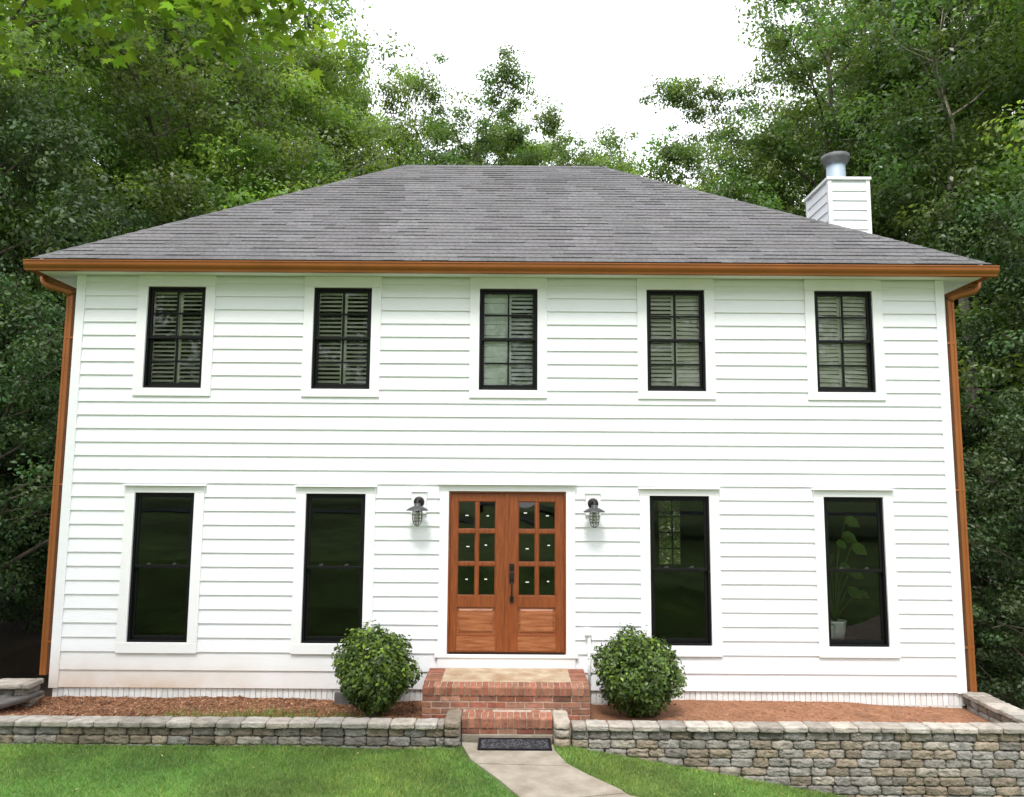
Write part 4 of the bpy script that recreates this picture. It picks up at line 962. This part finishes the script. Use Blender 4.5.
# maple overhanging the lawn from the left: trunk stands outside the frame, one drooping spray hangs into view
MLEAF = [(0, 0), (.16, .04), (.42, -.10), (.34, .10), (.62, .30), (.40, .32), (.46, .58), (.20, .46), (.0, 1.0)]
MLEAF = MLEAF + [(-a, b) for a, b in MLEAF[-2:0:-1]]
def maple_tree():
    r = np.random.default_rng(17); bx, by = -7.4, -4.6; bz = float(gz(bx, by))
    t = empty('maple_tree', (bx, by, bz), 'bright green maple spray hanging into the top left corner of the picture', 'tree')
    tm = MB(); tm.tube([(bx, by, bz - .3), (bx + .1, by, 2.5), (bx + .3, by + .1, 5.2), (bx + .5, by + .1, 8.0), (bx + .7, by, 11)], [.26, .2, .16, .11, .04], 10)
    sprays = []
    def limb(P, r0):
        P = [np.array(p, float) for p in P]; k = len(P) - 1
        tm.tube([tuple(p) for p in P], [r0 * (1 - .85 * i / k) for i in range(k + 1)], 7, caps=False); return P
    L1 = limb([(bx + .3, by + .1, 5.2), (-6.0, -4.9, 6.3), (-4.2, -5.1, 6.6), (-2.6, -5.2, 6.3), (-1.5, -5.2, 6.0)], .07)
    L2 = limb([(bx + .45, by + .1, 7.2), (-5.6, -4.4, 7.6), (-3.9, -4.5, 7.2), (-2.4, -4.6, 6.7), (-1.5, -4.6, 6.35)], .06)
    L3 = limb([(bx + .4, by, 6.4), (bx - .9, by - 1, 7.6), (bx - 1.9, by - 1.6, 8.4)], .06); L4 = limb([(bx + .6, by, 9), (bx + 1.2, by - 1.4, 10), (bx + 1.4, by - 2.2, 10.6)], .05)
    pts = []
    for L in (L1, L2):
        for i in range(1, len(L) - 1):
            for f in (0.0, .35, .7):
                p = L[i] + (L[i + 1] - L[i]) * f
                for q in range(3):
                    e = p + np.array([r.uniform(-.35, .55), r.uniform(-.6, .5), r.uniform(-.72, .05)]); m_ = (p + e) / 2 + np.array([0, 0, .12])
                    tm.tube([tuple(p), tuple(m_), tuple(e)], [.010, .007, .003], 4, caps=False); pts += [(p + m_) / 2, m_, (m_ + e) / 2, e]
    for L in (L3, L4):
        for i in range(1, len(L)):
            for q in range(30): pts.append(L[i] + r.normal(0, .8, 3))
    for q in range(40): pts.append(np.array([bx + .6, by, 10.5]) + r.normal(0, .9, 3))
    V = []; F = []; T = []; n = 0; ml = np.array(MLEAF)
    for p in pts:
        for q in range(int(r.integers(14, 22))):
            s = r.uniform(.07, .118); nn = np.array([r.normal(0, .45), r.normal(0, .45), 1.0]); nn /= np.linalg.norm(nn)
            d = r.normal(0, 1, 3) + np.array([0, 0, -.5]); d -= (d @ nn) * nn; d /= np.linalg.norm(d); b = np.cross(nn, d)
            o = p + r.normal(0, .13, 3); sag = (np.abs(ml[:, :1]) ** 2 * .25 + ml[:, 1:] ** 2 * .18)
            v = o + s * (ml[:, :1] * b + ml[:, 1:] * d - sag * nn); V.append(v); F.append(np.arange(len(ml)) + n); n += len(ml)
            k = r.uniform(.55, 1.35); T.append((k * r.uniform(.9, 1.2), k, k * .8))
    tm.build('trunk', MAT['bark'], t)
    np_mesh('crown', np.concatenate(V), np.array(F), MAT['maple'], t, (0, 0, 0), np.array(T)).location = -Vector((bx, by, bz))
maple_tree()

# the two round shrubs
def shrub(x, y, rx, rz_, zc, label, seed, n=10000, yellow=.25):
    r = np.random.default_rng(seed); t = empty('round_shrub', (x, y, .08), label, 'shrub', 'clipped round shrubs by the steps')
    s = MB()
    for i in range(14):
        a = r.uniform(0, 6.28); d = polar(a, r.uniform(.5, 1.4)); p = np.array([x + .05 * math.cos(a), y + .05 * math.sin(a), .05]); e = np.array([x, y, zc - rz_ * .35]) + d * np.array([rx, rx, rz_]) * .75
        s.tube([tuple(p), tuple((p + e) / 2 + r.normal(0, .04, 3)), tuple(e)], [.016, .011, .004], 5, caps=False)
    s.build('stem', MAT['bark'], t)
    d = r.normal(size=(n, 3)); d /= np.linalg.norm(d, axis=1)[:, None]
    lump = 1 + .10 * np.sin(d[:, 0] * 5 + seed) * np.cos(d[:, 2] * 6 + 1) + .08 * np.sin(d[:, 1] * 8 + d[:, 0] * 7)
    rad = (1 - .38 * r.random(n) ** 1.8) * lump * (1 + r.normal(0, .06, n))
    # flatten the bottom, narrow foot
    P = d * rad[:, None] * np.array([rx, rx * .95, rz_]); foot = np.clip(-P[:, 2] / rz_, 0, 1); P[:, :2] *= (1 - .38 * foot ** 2)[:, None]
    P = P + np.array([x, y, zc]); Nn = d * .8 + np.array([0, 0, .45]) + r.normal(0, .5, (n, 3))
    V, F = leaf_quads(P, Nn, .054, r, aspect=.55, fold=.10)
    tt = r.uniform(.45, 1.6, n); yl = (r.random(n) < yellow) & (d[:, 2] > -.15)
    T = np.stack([tt, tt, tt], 1); T[yl] *= np.array([2.1, 1.9, 1.1])
    np_mesh('foliage', V, F, MAT['shrub'], t, (0, 0, 0), T).location = -Vector((x, y, .08))
shrub(-1.565, -.66, .445, .455, .60, 'round shrub with yellow green young leaves left of the brick steps', 3, yellow=.34)
shrub(1.485, -.62, .485, .455, .565, 'darker round shrub right of the brick steps on smooth red soil', 9, yellow=.14)

# grass blades on the lawn that the picture looks on to
def in_path(x, y):
    L = np.interp(-y, [-p[1] for p in PL], [p[0] for p in PL]); Rg = np.interp(-y, [-p[1] for p in PR], [p[0] for p in PR])
    return (x > L - .015) & (x < Rg + .015) & (y < -1.25)
def blades(name, n, x0, x1, y0, y1, hgt, wid, seed, edge=-1.47):
    r = np.random.default_rng(seed); x = r.uniform(x0, x1, n); y = y0 + (y1 - y0) * r.random(n); ok = ~in_path(x, y) & (y < edge + .02 * r.normal(size=n)); x, y = x[ok], y[ok]; n = len(x)
    z = gz(x, y); pat = vnoise(x * 1.3 + 3, y * 1.6) * .4 + vnoise(x * 4, y * 4) * .35 + vnoise(x * 14, y * 14) * .25; pat = np.clip((pat - .5) * 1.5 + .5, 0, 1)
    h = hgt * r.uniform(.55, 1.35, n) * (.75 + .5 * pat); a = r.uniform(0, 6.28, n); ln = r.normal(0, .75, (n, 2)) * h[:, None]
    wx, wy = np.cos(a) * wid * .5, np.sin(a) * wid * .5
    V = np.stack([np.stack([x - wx, y - wy, z - .004], 1), np.stack([x + wx, y + wy, z - .004], 1), np.stack([x + ln[:, 0], y + ln[:, 1], z + h], 1)], 1).reshape(-1, 3)
    k = r.uniform(.7, 1.3, n) * (.62 + .76 * pat); dry = r.random(n) < .05
    T = np.stack([k * (.75 + .5 * vnoise(x * .9, y * .9 + 9)), k, k * .9], 1); T[dry] *= np.array([2.2, 1.25, 1.4])
    return V, np.arange(n * 3).reshape(n, 3), T
parts = [blades('a', 150000, -7.2, .6, -4.0, -1.44, .031, .0075, 1), blades('b', 90000, .3, 5.2, -4.0, -1.44, .031, .0075, 2), blades('c', 70000, -9, 9, -9.0, -4.0, .05, .013, 4)]
off = 0; Vs, Fs, Ts = [], [], []
for V, F, T in parts: Vs.append(V); Fs.append(F + off); Ts.append(T); off += len(V)
tag(np_mesh('grass', np.concatenate(Vs), np.concatenate(Fs), MAT['grass'], None, (0, 0, 0), np.concatenate(Ts)), 'mown green lawn grass in front of the stone walls', 'grass', kind='stuff')

rp_ = np.random.default_rng(12); n_ = 22; px_ = rp_.uniform(-5.5, 3.2, n_); py_ = rp_.uniform(-3.2, -1.6, n_); ok_ = ~in_path(px_, py_); px_, py_ = px_[ok_], py_[ok_]; n_ = len(px_)
V, F = leaf_quads(np.stack([px_, py_, gz(px_, py_) + .025], 1), np.array([0, 0, 1]) + rp_.normal(0, .3, (n_, 3)), .026, rp_, aspect=.6, fold=.1, var=.6)
tag(np_mesh('fallen_leaf_bits', V, F, MAT['chip'], None, (0, 0, 0), rp_.uniform(.9, 1.3, (n_, 1)) * np.array([[1.7, 2.9, 3.4]])), 'pale scraps of fallen leaf scattered over the lawn', 'fallen leaves', kind='stuff')
# bark chips and straw on the beds
def chips(n, x0, x1, y0, y1, fz, ls, seed, pal, tilt=.3):
    r = np.random.default_rng(seed); x = r.uniform(x0, x1, n); y = r.uniform(y0, y1, n); z = fz(x, y) + .006
    Nn = np.array([0, 0, 1]) + r.normal(0, tilt, (n, 3)); V, F = leaf_quads(np.stack([x, y, z], 1), Nn, ls, r, aspect=.38, fold=.03, var=.6)
    k = r.uniform(.68, 1.15, n)[:, None] * np.array(pal)[r.integers(0, len(pal), n)]
    return V, F, k
V1, F1, T1 = chips(24000, -7.6, -1.0, -1.28, -.005, bedz, .032, 5, [(1, 1, 1), (1.12, 1.1, 1.05), (.7, .65, .6), (1.0, .95, .9), (1, .9, .8), (.9, .85, .8), (1.05, 1.0, .9), (1.7, 2.0, 2.3)])
tag(np_mesh('bark_mulch', V1, F1, MAT['chip'], None, (0, 0, 0), T1), 'loose red brown bark chips covering the left bed', 'mulch', kind='stuff')
V2, F2, T2 = chips(5000, .9, 5.55, -1.28, -.005, bedzr, .03, 6, [(1.2, 1.08, .95), (1.1, 1.0, .9), (1.4, 1.3, 1.2)], tilt=.12)
tag(np_mesh('straw_litter', V2, F2, MAT['chip'], None, (0, 0, 0), T2), 'thin straw litter on the smooth red soil of the right bed', 'mulch', kind='stuff')
r = np.random.default_rng(8); n = 2600
cxs = r.choice([-3.6, -3.1, -2.7, -2.35, -2.9, -1.9, -3.9], n) + r.normal(0, .16, n); cys = -1.12 + .5 * r.random(n) ** 2 + r.normal(0, .03, n); cys = np.minimum(cys, -.25)
cz = bedz(cxs, cys); h = r.uniform(.03, .11, n); a = r.uniform(0, 6.28, n); ln = r.normal(0, .5, (n, 2)) * h[:, None]; cys = np.maximum(cys, -1.26)
V = np.stack([np.stack([cxs - .004 * np.cos(a), cys - .004 * np.sin(a), cz], 1), np.stack([cxs + .004 * np.cos(a), cys + .004 * np.sin(a), cz], 1), np.stack([cxs + ln[:, 0], cys + ln[:, 1], cz + h], 1)], 1).reshape(-1, 3)
k = r.uniform(.7, 1.4, n)
tag(np_mesh('weeds', V, np.arange(n * 3).reshape(n, 3), MAT['grass'], None, (0, 0, 0), np.stack([k * 1.15, k, k], 1)), 'sparse green weeds along the wall in the left bed', 'weeds', kind='stuff')

# the wood across the street, seen only as reflections in the glass
r = np.random.default_rng(44); Cs = []
for i in range(70):
    x = -62 + 124 * (i + r.random()) / 70; y = -47 + r.normal(0, 5); H = r.uniform(17, 24)
    for q in range(24): Cs.append((x + r.normal(0, 1.9), y + r.normal(0, 1.7), 2.5 + H * r.uniform(.12, 1) ** .9))
C = np.array(Cs); idx = np.repeat(np.arange(len(C)), 44); n = len(idx); d = r.normal(size=(n, 3)); d /= np.linalg.norm(d, axis=1)[:, None]
P = C[idx] + d * (1.7 * r.random(n) ** .4)[:, None]; V, F = leaf_quads(P, d * .5 + np.array([0, 0, .6]) + r.normal(0, .4, (n, 3)), .55, r)
k = r.uniform(.7, 1.3, len(C))[idx] * r.uniform(.8, 1.2, n)
tag(np_mesh('far_wood', V, F, MAT['leaf'], None, (0, 0, 0), np.stack([k, k, k], 1)), 'dark wood across the street reflected in the window glass', 'wood', kind='stuff')
